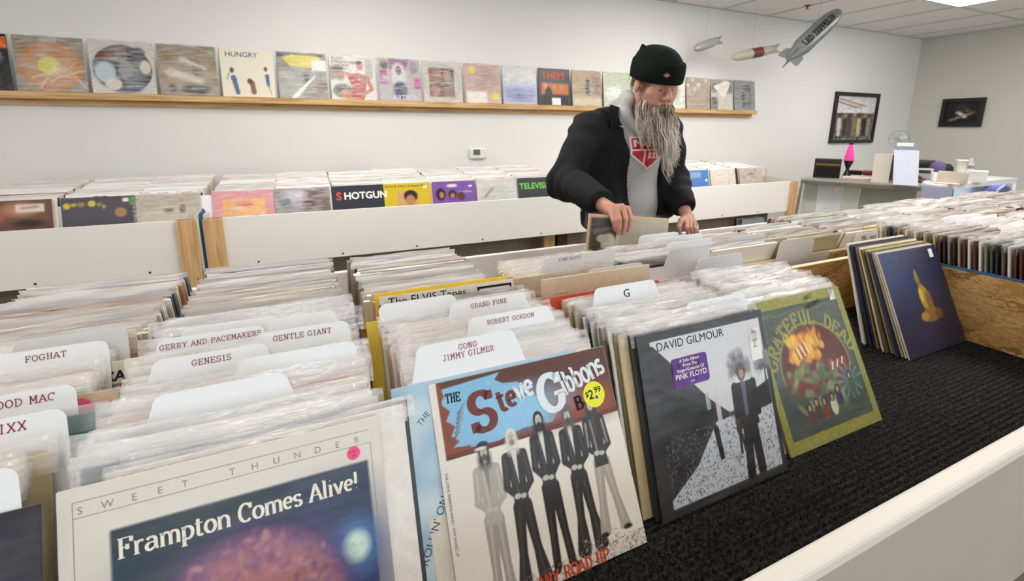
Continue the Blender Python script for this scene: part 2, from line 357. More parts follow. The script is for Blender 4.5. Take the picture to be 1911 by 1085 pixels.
# ------------------------------------------------------------------ cover painter
class Pic:
    def __init__(s, n, bg, m=None):
        s.n = n; s.m = m or n; s.u, s.v = np.meshgrid(np.linspace(0, 1, n), np.linspace(0, 1, s.m)); s.c = np.zeros((s.m, n, 3)); s.c[:] = rgb(bg); s.e = 1.0/n
    def _mix(s, a, col):
        col = np.array(rgb(col)) if isinstance(col, str) else np.array(col); s.c += (col-s.c)*np.clip(a, 0, 1)[..., None]
    def rect(s, x0, x1, y0, y1, col, soft=None, a=1):
        e = soft or s.e; f = lambda d: np.clip(d/e+.5, 0, 1); s._mix(a*f(s.u-x0)*f(x1-s.u)*f(s.v-y0)*f(y1-s.v), col); return s
    def ell(s, cx, cy, rx, ry, col, soft=None, a=1, rot=0):
        e = soft or s.e; c, q = math.cos(rot), math.sin(rot); X = (s.u-cx)*c+(s.v-cy)*q; Y = -(s.u-cx)*q+(s.v-cy)*c
        d = (1-np.sqrt((X/rx)**2+(Y/ry)**2))*min(rx, ry); s._mix(a*np.clip(d/e+.5, 0, 1), col); return s
    def cap(s, x0, y0, x1, y1, r0, r1, col, soft=None, a=1):
        e = soft or s.e; dx, dy = x1-x0, y1-y0; h = np.clip(((s.u-x0)*dx+(s.v-y0)*dy)/(dx*dx+dy*dy+1e-9), 0, 1)
        d = r0+(r1-r0)*h-np.hypot(s.u-x0-dx*h, s.v-y0-dy*h); s._mix(a*np.clip(d/e+.5, 0, 1), col); return s
    def poly(s, pts, col, a=1, soft=None):
        e = soft or s.e; ins = np.zeros(s.u.shape, bool); dm = np.full(s.u.shape, 9.0); n = len(pts)
        for i in range(n):
            (x0, y0), (x1, y1) = pts[i], pts[(i+1) % n]
            cond = ((y0 > s.v) != (y1 > s.v)) & (s.u < (x1-x0)*(s.v-y0)/((y1-y0) or 1e-9)+x0); ins ^= cond
            dx, dy = x1-x0, y1-y0; h = np.clip(((s.u-x0)*dx+(s.v-y0)*dy)/(dx*dx+dy*dy+1e-9), 0, 1)
            dm = np.minimum(dm, np.hypot(s.u-x0-dx*h, s.v-y0-dy*h))
        s._mix(a*np.clip(np.where(ins, dm, -dm)/e+.5, 0, 1), col); return s
    def noise(s, amp, k=0, x0=0, x1=1, y0=0, y1=1, col=None, thr=None):
        r = RNG.random((s.m, s.n))
        for _ in range(k): r = (r+np.roll(r, 1, 0)+np.roll(r, -1, 0)+np.roll(r, 1, 1)+np.roll(r, -1, 1))/5
        r = (r-r.mean())/(r.std()+1e-9); mk = (s.u >= x0)*(s.u <= x1)*(s.v >= y0)*(s.v <= y1)
        if col is not None: s._mix(mk*np.clip((r-(thr or 0))*amp, 0, 1), col)
        else: s.c *= (1+amp*(r*mk)[..., None])
        return s
    def mesh(s, name, w, h, m, y=-.0004):
        n, mm = s.n, s.m; X, Z = np.meshgrid(np.linspace(0, w, n), np.linspace(0, h, mm))
        V = np.stack([X, np.full_like(X, y), Z], -1).reshape(-1, 3); i = np.arange((mm-1)*(n-1)); r, c = i//(n-1), i % (n-1); a = r*n+c
        F = np.stack([a, a+1, a+n+1, a+n], 1); me = bpy.data.meshes.new(name)
        me.vertices.add(len(V)); me.vertices.foreach_set('co', V.ravel().astype('f')); me.loops.add(F.size); me.loops.foreach_set('vertex_index', F.ravel().astype('i'))
        me.polygons.add(len(F)); me.polygons.foreach_set('loop_start', (np.arange(len(F))*4).astype('i')); me.update(calc_edges=True)
        at = me.color_attributes.new('Col', 'FLOAT_COLOR', 'POINT'); C4 = np.ones((mm*n, 4), 'f'); C4[:, :3] = np.clip(s.c, 0, 1).reshape(-1, 3); at.data.foreach_set('color', C4.ravel())
        me.materials.append(m); me.validate(); return me
# ================================================================== THE ROOM
def structure(o): o['kind'] = 'structure'; return o
structure(MB().box(XL-.1, XR+.1, YF-.1, WY+.1, -.1, 0).obj('floor', M['floor']))
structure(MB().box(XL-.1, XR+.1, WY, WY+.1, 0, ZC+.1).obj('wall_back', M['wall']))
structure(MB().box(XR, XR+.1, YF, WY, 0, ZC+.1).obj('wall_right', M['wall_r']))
structure(MB().box(XL-.1, XL, YF, WY, 0, ZC+.1).obj('wall_left', M['wall']))
wf = MB(); wf.box(XL, XR, YF-.1, YF, 0, .5); wf.box(XL, XR, YF-.1, YF, 2.35, ZC+.1)
for a, b in ((XL, -1.6), (1.0, 1.3), (3.9, 4.2), (6.8, XR)): wf.box(a, b, YF-.1, YF, .5, 2.35)
structure(wf.obj('wall_front', M['wall']))
ceil = structure(MB().box(XL-.1, XR+.1, YF-.1, WY+.1, ZC+.012, ZC+.1).obj('ceiling', M['ceil']))
# tiles over the part of the ceiling in view, each a piece of its own, and the T-bar grid
TX0, TDX = 2.75, .665; TY = [WY, 2.70, 1.37, .04]
bars = MB()
gx = [TX0+TDX*i for i in range(8)]
for x in gx: bars.box(x-.012, x+.012, YF, WY, ZC-.006, ZC+.004)
for y in (2.70, 1.37, .04, -1.29, -2.62): bars.box(XL, XR, y-.012, y+.012, ZC-.0062, ZC+.004)
bars.box(XL, XR, WY-.02, WY, ZC-.007, ZC+.004); bars.box(XR-.02, XR, YF, WY, ZC-.007, ZC+.004)
structure(bars.obj('ceiling_grid', M['tbar'], ceil))
tile_me = {}
gxs = gx + [XR]
for i in range(len(gxs)-1):
    for j in range(3):
        y1, y0 = TY[j], TY[j+1]; x0, x1 = gxs[i], gxs[i+1]
        if i == 4 and j == 1: continue                       # the troffer sits here
        key = (round(x1-x0, 3), j)
        if key not in tile_me:
            tm = MB(); wd, dp = x1-x0, y1-y0
            tm.box(.012, wd-.012, .012, dp-.012, 0, .010); tile_me[key] = tm.mesh('ceiling_tile', M['ceil'])
        link('ceiling_tile', tile_me[key], ceil, (x0, y0, ZC))
def troffer(x0, x1, y0, y1, label):
    t = empty('ceiling_light', ((x0+x1)/2, (y0+y1)/2, ZC), label=label, cat='ceiling light', group='ceiling lights')
    cx, cy = (x1-x0)/2, (y1-y0)/2; f = MB()
    for a in ((-cx, -cx+.02, -cy, cy), (cx-.02, cx, -cy, cy), (-cx+.02, cx-.02, -cy, -cy+.02), (-cx+.02, cx-.02, cy-.02, cy)): f.box(*a, -.012, .004)
    f.obj('frame', M['tbar'], t); MB().box(-cx+.02, cx-.02, -cy+.02, cy-.02, -.008, -.002).obj('diffuser', M['lamp'], t)
troffer(5.41, 6.075, 1.37, 2.70, 'bright white recessed ceiling light at the top right of the picture')
for k, (x, y) in enumerate([(2.75, .04), (-2.5, .04), (2.75, -2.62), (-.5, -2.62), (5.41, -2.62), (.1, 1.5), (2.75, 1.5)]):
    troffer(x, x+.665, y, y+1.33, 'recessed ceiling light out of view, %s' % ('over the near table', 'over the left end', 'behind the camera at right', 'behind the camera', 'in the far front corner', 'over the rear bank at left', 'over the bearded man')[k])
# small sprinkler head
sp = empty('sprinkler_head', (4.30, 3.05, ZC), label='tiny red sprinkler head on the ceiling left of the big airship', cat='sprinkler')
p = on_z(1507, 14, ZC-.02); sp.location = (p.x, p.y, ZC)
b = MB(); b.lathe([(.03, 0), (.03, -.006), (.008, -.01), (.008, -.03)]); b.obj('base', simple('sprinkler_red', '#a02c22', .4), sp, True)
b = MB(); b.lathe([(.004, -.028), (.018, -.034), (.018, -.037), (.004, -.038)]); b.obj('deflector', M['screw'], sp, True)
# baseboard
structure(MB().box(XL, XR, WY-.012, WY, 0, .1).obj('baseboard_back', M['cream']))
# ================================================================== WALL SHELF
SZ = 1.594
sh = empty('wall_shelf', (1.4, WY, SZ), label='long narrow pine ledge on the white wall carrying a row of record covers', cat='shelf')
MB().box(XL-1.4+.2, 4.66-1.4, -.085, 0, -.040, 0).obj('ledge_board', M['pine_x'], sh, bevel=.003)
MB().box(XL-1.4+.2, 4.66-1.4, -.02, 0, -.075, -.0405).obj('support_batten', M['pine_x'], sh)
# ================================================================== THERMOSTAT
th = empty('thermostat', (1.41, WY, 1.185), label='small white digital thermostat on the wall above the record racks', cat='thermostat')
MB().box(-.072, .072, -.028, 0, -.045, .045).obj('case', M['white'], th, bevel=.012)
MB().box(-.045, .015, -.031, -.0285, -.012, .034).obj('display', simple('lcd_green', '#56684d', .3), th)
for i in range(2): MB().box(.038, .054, -.031, -.0285, .004+.02*i, .014+.02*i).obj('button', M['cream'], th, bevel=.002)
for i in range(2): MB().box(-.03+.03*i, -.018+.03*i, -.031, -.0285, -.032, -.025).obj('button', M['cream'], th, bevel=.002)
# ================================================================== PICTURES
def picture(name, label, o, dx, up, w, h, pic, nrm):
    """o lower-left corner, dx unit along the wall, nrm out of the wall"""
    q = Matrix((dx, -Vector(nrm), (0, 0, 1))).transposed().to_4x4(); q.translation = Vector(o)
    e = empty(name, label=label, cat='picture'); e.matrix_world = q
    f = MB(); t = .045
    for a in ((0, t, 0, h), (w-t, w, 0, h), (t, w-t, 0, t), (t, w-t, h-t, h)): f.box(a[0], a[1], -.03, 0, a[2], a[3])
    f.obj('frame', simple('black_frame', '#17181a', .35), e)
    m = pic.mesh('print', w-2*t, h-2*t, M['print_far'], -.012); link('print', m, e, (t, 0, t))
p = Pic(60, '#d9d6da'); p.rect(0, 1, 0, .62, '#6a6259').noise(.35, 2, y1=.62)
for k in range(12): p.cap(.06+.05*k, .93-.012*k, .06+.05*k, .84-.012*k, .006, .006, '#9a7358')
p.cap(.03, .95, .75, .78, .012, .012, '#9a7358').cap(.03, .86, .72, .7, .012, .012, '#8a6a58')
for k, (x, c) in enumerate([(.12, '#cfc4b8'), (.26, '#3a3733'), (.38, '#4d4842'), (.5, '#8a7f60'), (.62, '#c9bd90'), (.76, '#26241f'), (.88, '#9a9184')]):
    p.cap(x, .45, x+.02, .12, .05, .045, c).ell(x, .56, .028, .04, '#b79a80' if k % 2 else '#3a2c22')
p.poly([(0, .62), (.25, .66), (.7, .78), (.8, .7), (.62, .62)], '#e8e6ea', .8).noise(.12, 1)
picture('framed_picture', 'black-framed group photograph on the back wall above the pink lamp', (6.10, WY-.001, 1.225), (1, 0, 0), None, .90, .625, p, (0, -1, 0))
p = Pic(50, '#1b1a1b'); p.cap(.2, .15, .75, .45, .05, .05, '#8a7a5a', .08).cap(.4, .5, .6, .3, .06, .05, '#c9cccf', .1).cap(.5, .65, .85, .5, .09, .05, '#5f4336', .12).ell(.45, .75, .2, .12, '#33302e', .1).noise(.3, 1)
picture('framed_picture', 'small black-framed dark print alone on the right-hand wall', (XR-.001, 3.42, 1.435), (0, -1, 0), None, .43, .355, p, (-1, 0, 0))
# ================================================================== WALL RACKS (two units)
BY, BT, BB = 3.034, .897, .60      # front face y, top, bottom of the fascia boards
def wall_rack(x0, x1, label, posts, side_left_blue):
    e = empty('record_rack', ((x0+x1)/2, BY, 0), label=label, cat='record rack'); cx = (x0+x1)/2
    def o(mb, n, m, bev=0): return mb.obj(n, m, e, bevel=bev)
    o(MB().box(x0-cx, x1-cx, 0, .02, BB, BT), 'front_panel', M['white'], .002)
    o(MB().box(x0-cx, x1-cx, .02, WY-BY-.02, BB+.10, BB+.12), 'bin_floor', M['cream'])
    o(MB().box(x0-cx, x1-cx, WY-BY-.02, WY-BY-.002, BB-.05, BT), 'back_panel', M['cream'])
    o(MB().box(x0-cx+.02, x1-cx-.02, .26, .275, .02, BB-.025), 'lower_shade_panel', M['back_panel'])  # sheet added under the bin, its tone standing in for shade on the wall
    for s_, xx in ((0, x0), (1, x1-.018)):
        o(MB().box(xx-cx, xx-cx+.018, .02, WY-BY-.02, BB-.02, BT+.02), 'side_panel', M['cream'])
    for px_ in posts: o(MB().box(px_-cx, px_-cx+.095, -.02 if px_ > 3 or px_ < 0 else .1, .018 if px_ > 3 or px_ < 0 else .14, 0.0, BT if px_ > 3 or px_ < 0 else BB-.02), 'post', M['pine_z'], .002)
    k = x0+.25
    while k < x1-.1:
        sm = MB(); sm.lathe([(.006, 0), (.006, .002), (.002, .003)], (k-cx, -.001, BB+.022), 8, (0, -1, 0)); o(sm, 'screw', M['dark_screw']); k += .47
    for px_ in posts:
        if px_ > 3 or px_ < 0:
            for q in (.022, .07):
                sm = MB(); sm.lathe([(.007, 0), (.007, .002), (.002, .003)], (px_-cx+q, -.021, BB-.035), 8, (0, -1, 0)); o(sm, 'screw', M['screw'])
    return e
wall_rack(XL+.3, -.516, 'white-fronted record rack against the wall, the left one of the two', (-.622,), False)
rk = wall_rack(-.497, 4.50, 'long white-fronted record rack against the wall behind the bearded man', (-.497, 1.72, 4.40), True)
MB().box(-.513, -.499, BY+.005, WY-.03, BB-.02, BT+.03).obj('foam_strip', M['blue']); tag(bpy.data.objects['foam_strip'], 'blue foam strip standing in the gap between the two wall racks', 'foam strip')
MB().box(1.85, 1.94, BY+.12, BY+.16, 0, BB-.03).obj('post', M['dark_wood'], None); ps = bpy.data.objects['post'] if 'post' in bpy.data.objects else None
for o in list(COL.objects):
    if o.name.startswith('post') and o.parent is None: o.parent = rk; o.location = -Vector(rk.location)
# ================================================================== CENTRE TABLE
TF, TB = .262, 1.722; TZ = .741; TX1 = 4.9
RT = .895
ct = empty('record_table', (1.0, 1.0, 0), label='long double-sided white record table with black carpet lining in the foreground', cat='record table')
def T(mb, n, m, bev=0, **k): return mb.obj(n, m, ct, loc=(-1, -1, 0), bevel=bev, **k)
X0 = -2.4
T(MB().box(X0, TX1, TF, TF+.028, RT-.022, RT), 'front_rail', M['cream'], .005)
T(MB().box(X0, TX1, TF+.003, TF+.025, .56, RT-.0225), 'front_board', M['grey_panel'])  # shade on the front face is put into this board's grey
T(MB().box(X0, TX1, TB-.022, TB, .58, RT), 'rear_board', M['white'], .003)
T(MB().box(X0, TX1, TF+.028, TB-.022, .66, .694), 'bin_floor', M['osb']); T(MB().box(X0, TX1, TF+.028, .9895, .6945, TZ-.008), 'raised_floor', M['osb'])
T(MB().box(X0, TX1, .99, 1.008, .695, .935), 'middle_board', M['osb'])
T(MB().box(X0, TX1, .9895, 1.0085, .9355, .938), 'board_edge', M['pine_pale'])
T(MB().box(X0, TX1, 1.075, 1.093, .695, .935), 'middle_board', M['osb'])
T(MB().box(X0, TX1, 1.0745, 1.0935, .9355, .938), 'board_edge', M['pine_pale'])
# ribbed carpet: one profile of ridges swept along the table
cm = MB(); y = TF+.029; prof = []
while y < .987: 
    for a, h in ((0, -.005), (.0022, -.0005), (.0055, .0012), (.0085, -.0005), (.0108, -.005)): prof.append((y+a, TZ-.001+h-.0006))
    y += .0125
prof = [q for q in prof if q[0] < .989]
nx = 60
for i in range(nx+1):
    x = X0+.01+(TX1-X0-.02)*i/nx
    for (yy, zz) in prof: cm.v.append(Vector((x, yy, zz)))
n = len(prof)
for i in range(nx):
    for j in range(n-1): a = i*n+j; cm.f.append((a, a+n, a+n+1, a+1)); cm.c.append(None)
T(cm, 'ribbed_carpet', M['carpet'], smooth=True)
T(MB().box(X0, TX1, 1.0935, TB-.023, .695, .703), 'rear_lining', M['carpet'])
DVX = 1.905
T(MB().box(DVX, DVX+.018, TF+.029, .989, TZ-.001, .962), 'cross_divider', M['osb'])
T(MB().box(DVX-.002, DVX+.02, TF+.029, .989, .9622, .9652), 'divider_edge_tape', M['blue'])
T(MB().box(-.66, -.645, TF+.029, .989, TZ-.001, .90), 'cross_divider', M['osb'])
for x in (X0+.1, .8, 2.6, TX1-.1):
    for yy in (TF+.06, TB-.15): T(MB().box(x, x+.09, yy, yy+.09, 0, .659), 'leg', M['pine_z'])
# ================================================================== RECORDS
S = .315; JT = .0046
jk = MB(); jk.box(0, S, 0, JT, 0, S); JACK = jk.mesh('album_cover', M['jacket'])
def sleeve_mesh(seed, ext=.02, off=0.0, m='sleeve', wav=1.0, part=True):
    r = random.Random(seed); mb = MB(); nx = 16; x0, x1 = -.002+off, S+.004+off
    rows = [(0, 0), (.2, .0005), (S-.004, .001), (S+ext*.35, .0012), (S+ext*.8, .0035), (S+ext, .005)]
    if part: rows = [(S-.022, .0), (S-.015, .0003), (S-.004, .001)]+rows[3:]
    ph = [r.uniform(0, 6.3) for _ in range(4)]; tilt = r.uniform(-.004, .004)
    for side, sy in ((0, -.0012), (1, JT+.0010)):
        b = len(mb.v)
        for k, (z, am) in enumerate(rows):
            for i in range(nx+1):
                u = i/nx; x = x0+(x1-x0)*u
                wv = am*wav*(math.sin(u*6+ph[0]+side)+.5*math.sin(u*15+ph[1]))*.45
                zz = z+(tilt*(u-.5)*2+.002*wav*math.sin(u*5+ph[2])+.0008*wav*math.sin(u*19+ph[3]) if k >= 4 else 0)
                fy = 1 if k < 3 else (.6 if k == 3 else .35)
                if k >= 3: yy = JT/2+(sy-JT/2)*fy + wv + (k-3)*.001
                else: yy = sy
                mb.v.append(Vector((x, yy, zz)))
        for k in range(len(rows)-1):
            for i in range(nx): a = b+k*(nx+1)+i; mb.f.append((a, a+1, a+nx+2, a+nx+1)); mb.c.append(None)
    n = len(rows)*(nx+1)
    for k in range(2, len(rows)-1):
        for i in (0, nx): a = k*(nx+1)+i; mb.f.append((a, a+nx+1, n+a+nx+1, n+a)); mb.c.append(None)
    return mb.mesh('sleeve', M[m], smooth=True)
SLV = [sleeve_mesh(i, random.choice([.006, .010, .014, .020]), random.uniform(-.004, .006)) for i in range(10)]
PAL = ['#e9e3d8', '#ddd3c2', '#efece6', '#c9bda6', '#8a8378', '#3b3a3c', '#22262c', '#b7a98e', '#d9cbb3', '#35507e', '#93402f', '#cfcac4', '#5b6a5e', '#e6ddd0', '#a58d70', '#f0eee9', '#4a4038', '#7c8794', '#b9cdd4', '#d8b9b4', '#c4cfa8', '#c98f5a']
PALW = [12, 9, 14, 6, 3, 3, 2, 5, 7, 2, 3, 7, 2, 8, 5, 9, 3, 4, 5, 5, 3, 2]
def pal(): return rgb(random.choices(PAL, PALW)[0])
def record(x, y, lean, col=None, sleeve=0, label=None, group=None, roll=0, yaw=0, z=TZ, me=None, name='record'):
    """a record jacket standing on its lower edge; front face towards -y; lean>0 = top away from us"""
    o = bpy.data.objects.new(name, me or JACK); COL.objects.link(o)
    o.location = (x, y, z+.0015+abs(math.sin(roll))*S*(roll < 0)); o.rotation_euler = Euler((-lean, roll, yaw), 'XYZ')
    c = col if col is not None else pal(); o.color = (*c, 1)
    tag(o, label, 'record', group)
    if sleeve is not None:
        s_ = bpy.data.objects.new('sleeve', SLV[sleeve % len(SLV)]); COL.objects.link(s_); s_.parent = o
    return o
def R(d): return d*PI/180
ONES = 'first second third fourth fifth sixth seventh eighth ninth tenth eleventh twelfth thirteenth fourteenth fifteenth sixteenth seventeenth eighteenth nineteenth'.split()
def ordinal(i):
    if i <= 19: return ONES[i-1]
    t, o = divmod(i, 10); w_ = {2: 'twent', 3: 'thirt', 4: 'fort', 5: 'fift'}[t]
    return w_+'ieth' if o == 0 else w_+'y-'+ONES[o-1]
def cname(c):
    r, g, b = [x**(1/2.2) for x in c]; m = (r+g+b)/3; sat = max(r, g, b)-min(r, g, b)
    if sat < .13: return 'white' if m > .88 else 'pale' if m > .74 else 'grey' if m > .4 else 'black'
    if b > r and b > g: return 'blue'
    if g >= r: return 'green'
    return ('cream' if m > .74 else 'tan' if m > .5 else 'brown') if g > .6*r else 'red'
def column(x, y0, y1, n, l0, l1, label, group, jx=.012, z=TZ, dark=0):
    for i in range(n):
        t = i/max(1, n-1)
        c = pal() if random.random() > dark else rgb(random.choice(['#3a3532', '#8f7a56', '#a8936c', '#2a2b2e', '#6a5a48', '#c2ac84', '#4c5048', '#7a6a58'])); record(x+random.uniform(-jx, jx)*.6, y0+(y1-y0)*t, l0+(l1-l0)*t+random.uniform(-.004, .004), c, sleeve=random.randrange(10), label='%s %s, %s from the front' % (cname(c), label, ordinal(i+1)), group=group, roll=random.uniform(-.004, .006))
def stack(x, y0, y1, n, lean, label, name='packed_records', z=TZ, jx=.01, w=S, slope=0):
    """a row too long and too far to count: jackets and plastic tops in one mesh"""
    mb = MB(); sgn = 1 if lean >= 0 else -1
    z0_ = z
    for i in range(n):
        z = z0_+slope*i/max(1, n-1); y = y0+(y1-y0)*i/max(1, n-1); a = lean+random.uniform(-.01, .01); xx = x+random.uniform(-jx, jx); h = S*random.uniform(.985, 1.0)
        up = Vector((0, math.sin(a), math.cos(a))); nr = Vector((0, math.cos(a), -math.sin(a)))
        c = pal()
        mb.quadbox((xx, y, z), (w, 0, 0), nr*JT*1.3, up*h, c)
        if random.random() < .8:      # plastic flap, a thin wavy strip
            g = random.choice([(.80, .78, .77), (.72, .70, .70), (.86, .85, .85), (.62, .61, .60)]); e = random.uniform(.003, .013); m_ = 8; b = len(mb.v); ph = random.uniform(0, 6)
            for k in range(m_+1):
                u = k/m_; q = Vector((xx+(w)*u, y, z))+up*h+nr*JT*.6
                mb.v += [q-up*.002, q+up*(e+.0015*math.sin(u*7+ph))+nr*.002*math.sin(u*11+ph)]
            for k in range(m_): mb.f.append((b+2*k, b+2*k+2, b+2*k+3, b+2*k+1)); mb.c.append(g)
    o = mb.obj(name, M['stack'], colors=True); tag(o, label, 'records', None, 'stuff'); return o
# ---- divider cards
def card_mesh(w, h, t0, t1, tabh, grey=False, slant=.012, r=.014):  # grey picks the card plastic with shade in its colour
    pts = [(0, 0), (w, 0), (w, h)]
    def rnd(cx, cz, a0, a1): return [(cx+r*math.cos(math.radians(a0+(a1-a0)*i/5)), cz+r*math.sin(math.radians(a0+(a1-a0)*i/5))) for i in range(6)]
    if t1 < w-.004: pts.append((min(w, t1+slant), h))
    pts += rnd(t1-r, h+tabh-r, 0, 90) + rnd(t0+r, h+tabh-r, 90, 180)
    if t0 > .004: pts.append((max(0, t0-slant), h))
    pts.append((0, h)); mb = MB(); mb.prism([(x, 0, z) for x, z in pts], (0, .0012, 0)); return mb.mesh('divider_card', M['card_shaded' if grey else 'card'])
def divider(colx, px0, px1, py, lean, label, text=None, grey=False, ztop=1.073, tabh=.05, hand=None, ink='card_print', size=.0105, group=None, w=.305, yfix=None, zb=TZ):
    """px0..px1: ends of the tab; the plane is found from its top edge at a height ztop"""
    c = on_z((px0+px1)/2, py, ztop); yt = c.y if yfix is None else yfix
    xa, xb = on_y(px0, py, yt).x, on_y(px1, py, yt).x
    Ltot = (ztop-zb)/math.cos(lean); yb = yt-(ztop-zb)*math.tan(lean)
    x = colx; t0, t1 = max(xa-x, -.02), xb-x
    if t1 > w: w = t1+.002
    if t0 < 0: x += t0; t1 -= t0; t0 = 0; 
    o = link('divider_card', card_mesh(w, Ltot-tabh, t0, t1, tabh, grey), None, (x, yb, zb+.001), (-lean, 0, 0)); tag(o, label, 'divider card', group)
    if text:
        parts = []; lines = text.split('\n'); 
        for k, t in enumerate(lines):
            V, Fs = nib_text(t, size, .62, .72, 1.35, centre=True); parts.append((V, Fs, ((t0+t1)/2, Ltot-.0165-k*size*1.45), R(random.uniform(-1, 1))))
        link('lettering', letter_mesh('lettering', parts, M[ink]), o)
    if hand:
        link('lettering', sans_mesh('lettering', [(t, s_, (t0+t1)/2+dx, Ltot-dz, 0, 'CENTER') for t, s_, dx, dz in hand], M[ink]), o)
    return o
XA, XB, XC, XD, XE, XF = -.615, -.247, .125, .492, .869, 1.577
# ---------------- foreground covers
def cover(x, y, lean, pic, label, col='#d8d2c6', sleeve=None, res_m='print', **k):
    o = record(x, y, lean, rgb(col), None, label, None, **k)
    link('front_print', pic.mesh('front_print', S, S, M[res_m]), o)
    if sleeve: link('sleeve', sleeve, o)
    return o
def sticker(o, cx, cz, r, col, name='round_sticker', lines=None, rect=None, ink='black_ink'):
    mb = MB()
    if rect:
        w_, h_ = rect; rr = min(w_, h_)*.12; pts = []
        for ax, az, a0 in ((w_/2-rr, h_/2-rr, 0), (-w_/2+rr, h_/2-rr, 90), (-w_/2+rr, -h_/2+rr, 180), (w_/2-rr, -h_/2+rr, 270)):
            for i in range(4): a = R(a0+30*i); pts.append((cx+ax+rr*math.cos(a), -.0012, cz+az+rr*math.sin(a)))
    else: pts = [(cx+r*math.cos(2*PI*i/28), -.0012, cz+r*math.sin(2*PI*i/28)) for i in range(28)]
    mb.prism(pts, (0, .0003, 0)); s_ = mb.obj(name, simple(name+'_paper', col, .5), o)
    if lines: link('lettering', sans_mesh('lettering', lines, ink if not isinstance(ink, str) else M[ink], -.0016, .01), s_)
    return s_
K = rgb
ink_white = simple('white_ink', '#f2efe8', .5); ink_cream = simple('cream_ink', '#efe8d8', .5); ink_grey = simple('grey_ink', '#8d867d', .5)
def frampton():
    p = Pic(200, '#dcd6cb'); p.rect(.13, .945, 0, .845, '#18303c', .004)
    p.rect(.14, .935, 0, .7, '#232d3a', .3, .8)
    p.ell(.80, .42, .25, .30, '#2a3470', .3, .8); p.ell(.3, .35, .2, .3, '#1e2430', .2, .8)
    p.ell(.875, .545, .08, .09, '#3f74a8', .09, .9).ell(.875, .545, .045, .052, '#c4dccf', .03)
    p.ell(.52, .42, .33, .31, '#4a2f66', .10, .95).ell(.52, .41, .29, .28, '#8a5578', .08).ell(.54, .39, .25, .25, '#a5686a', .10)
    for k in range(260):
        a = random.uniform(-.6, 3.74); r_ = random.uniform(.17, .30); x = .52+r_*math.cos(a); y = .41+r_*math.sin(a)
        p.ell(x, y, random.uniform(.008, .022), random.uniform(.006, .014), random.choice(['#b67a92', '#7a4468', '#c48a86', '#5c3a62', '#9a5f58', '#6a4a86']), .012, .5, random.uniform(0, 3))
    p.ell(.52, .27, .15, .21, '#c98f7c', .05).ell(.46, .36, .09, .07, '#e2b8a0', .05).cap(.49, .33, .47, .12, .02, .03, '#d9a58f', .03)
    p.ell(.40, .27, .06, .032, '#2c1c22', .03).ell(.57, .30, .065, .036, '#2c1c22', .03).ell(.68, .32, .05, .10, '#6a3c3c', .05).ell(.49, .47, .14, .05, '#8a5450', .05, .8)
    p.ell(.30, .20, .06, .12, '#7a4a7a', .06, .8).ell(.47, .09, .06, .02, '#8a4a48', .02)
    p.noise(.05, 1, .13, .945, 0, .845)
    o = cover(-.247, .449, R(20.2), p, 'pale-bordered record cover with a curly-haired singer and a pink price dot')
    parts = []; V, Fs = nib_text('Frampton Comes Alive!', .0152, .32, 1.15, .35); wx = max(v[0] for v in V); k = .236/wx
    V = [(a*k, b*1.25) for a, b in V]; parts.append((V, Fs, (.047, .2365), 0))
    link('title_lettering', letter_mesh('title_lettering', parts, ink_cream), o)
    ln = []
    for i, ch in enumerate('SWEET THUNDER'):
        if ch != ' ': ln.append((ch, .0105, .018+.0224*i, .2895, 0, 'CENTER'))
    mb = MB()
    for a, b, c, d in ((.012, .303, .3015, .3021), (.012, .303, .2860, .2866), (.012, .0126, 0, .3021), (.3024, .303, 0, .286)): mb.poly([(a, -.0008, c), (b, -.0008, c), (b, -.0008, d), (a, -.0008, d)])
    mb.obj('ruled_border', ink_grey, o); link('border_lettering', sans_mesh('border_lettering', ln, ink_grey), o)
    sticker(o, .282, .2785, .0078, '#ee4f86', 'price_dot', [('Colour', .0036, .282, .2795, .1, 'CENTER'), ('180', .0036, .282, .2745, .1, 'CENTER')], ink=simple('red_pen', '#9c1f3c'))
    sl = sleeve_mesh(99, .022, 0, 'clear', 1.0, False); link('sleeve', sl, o)
frampton()
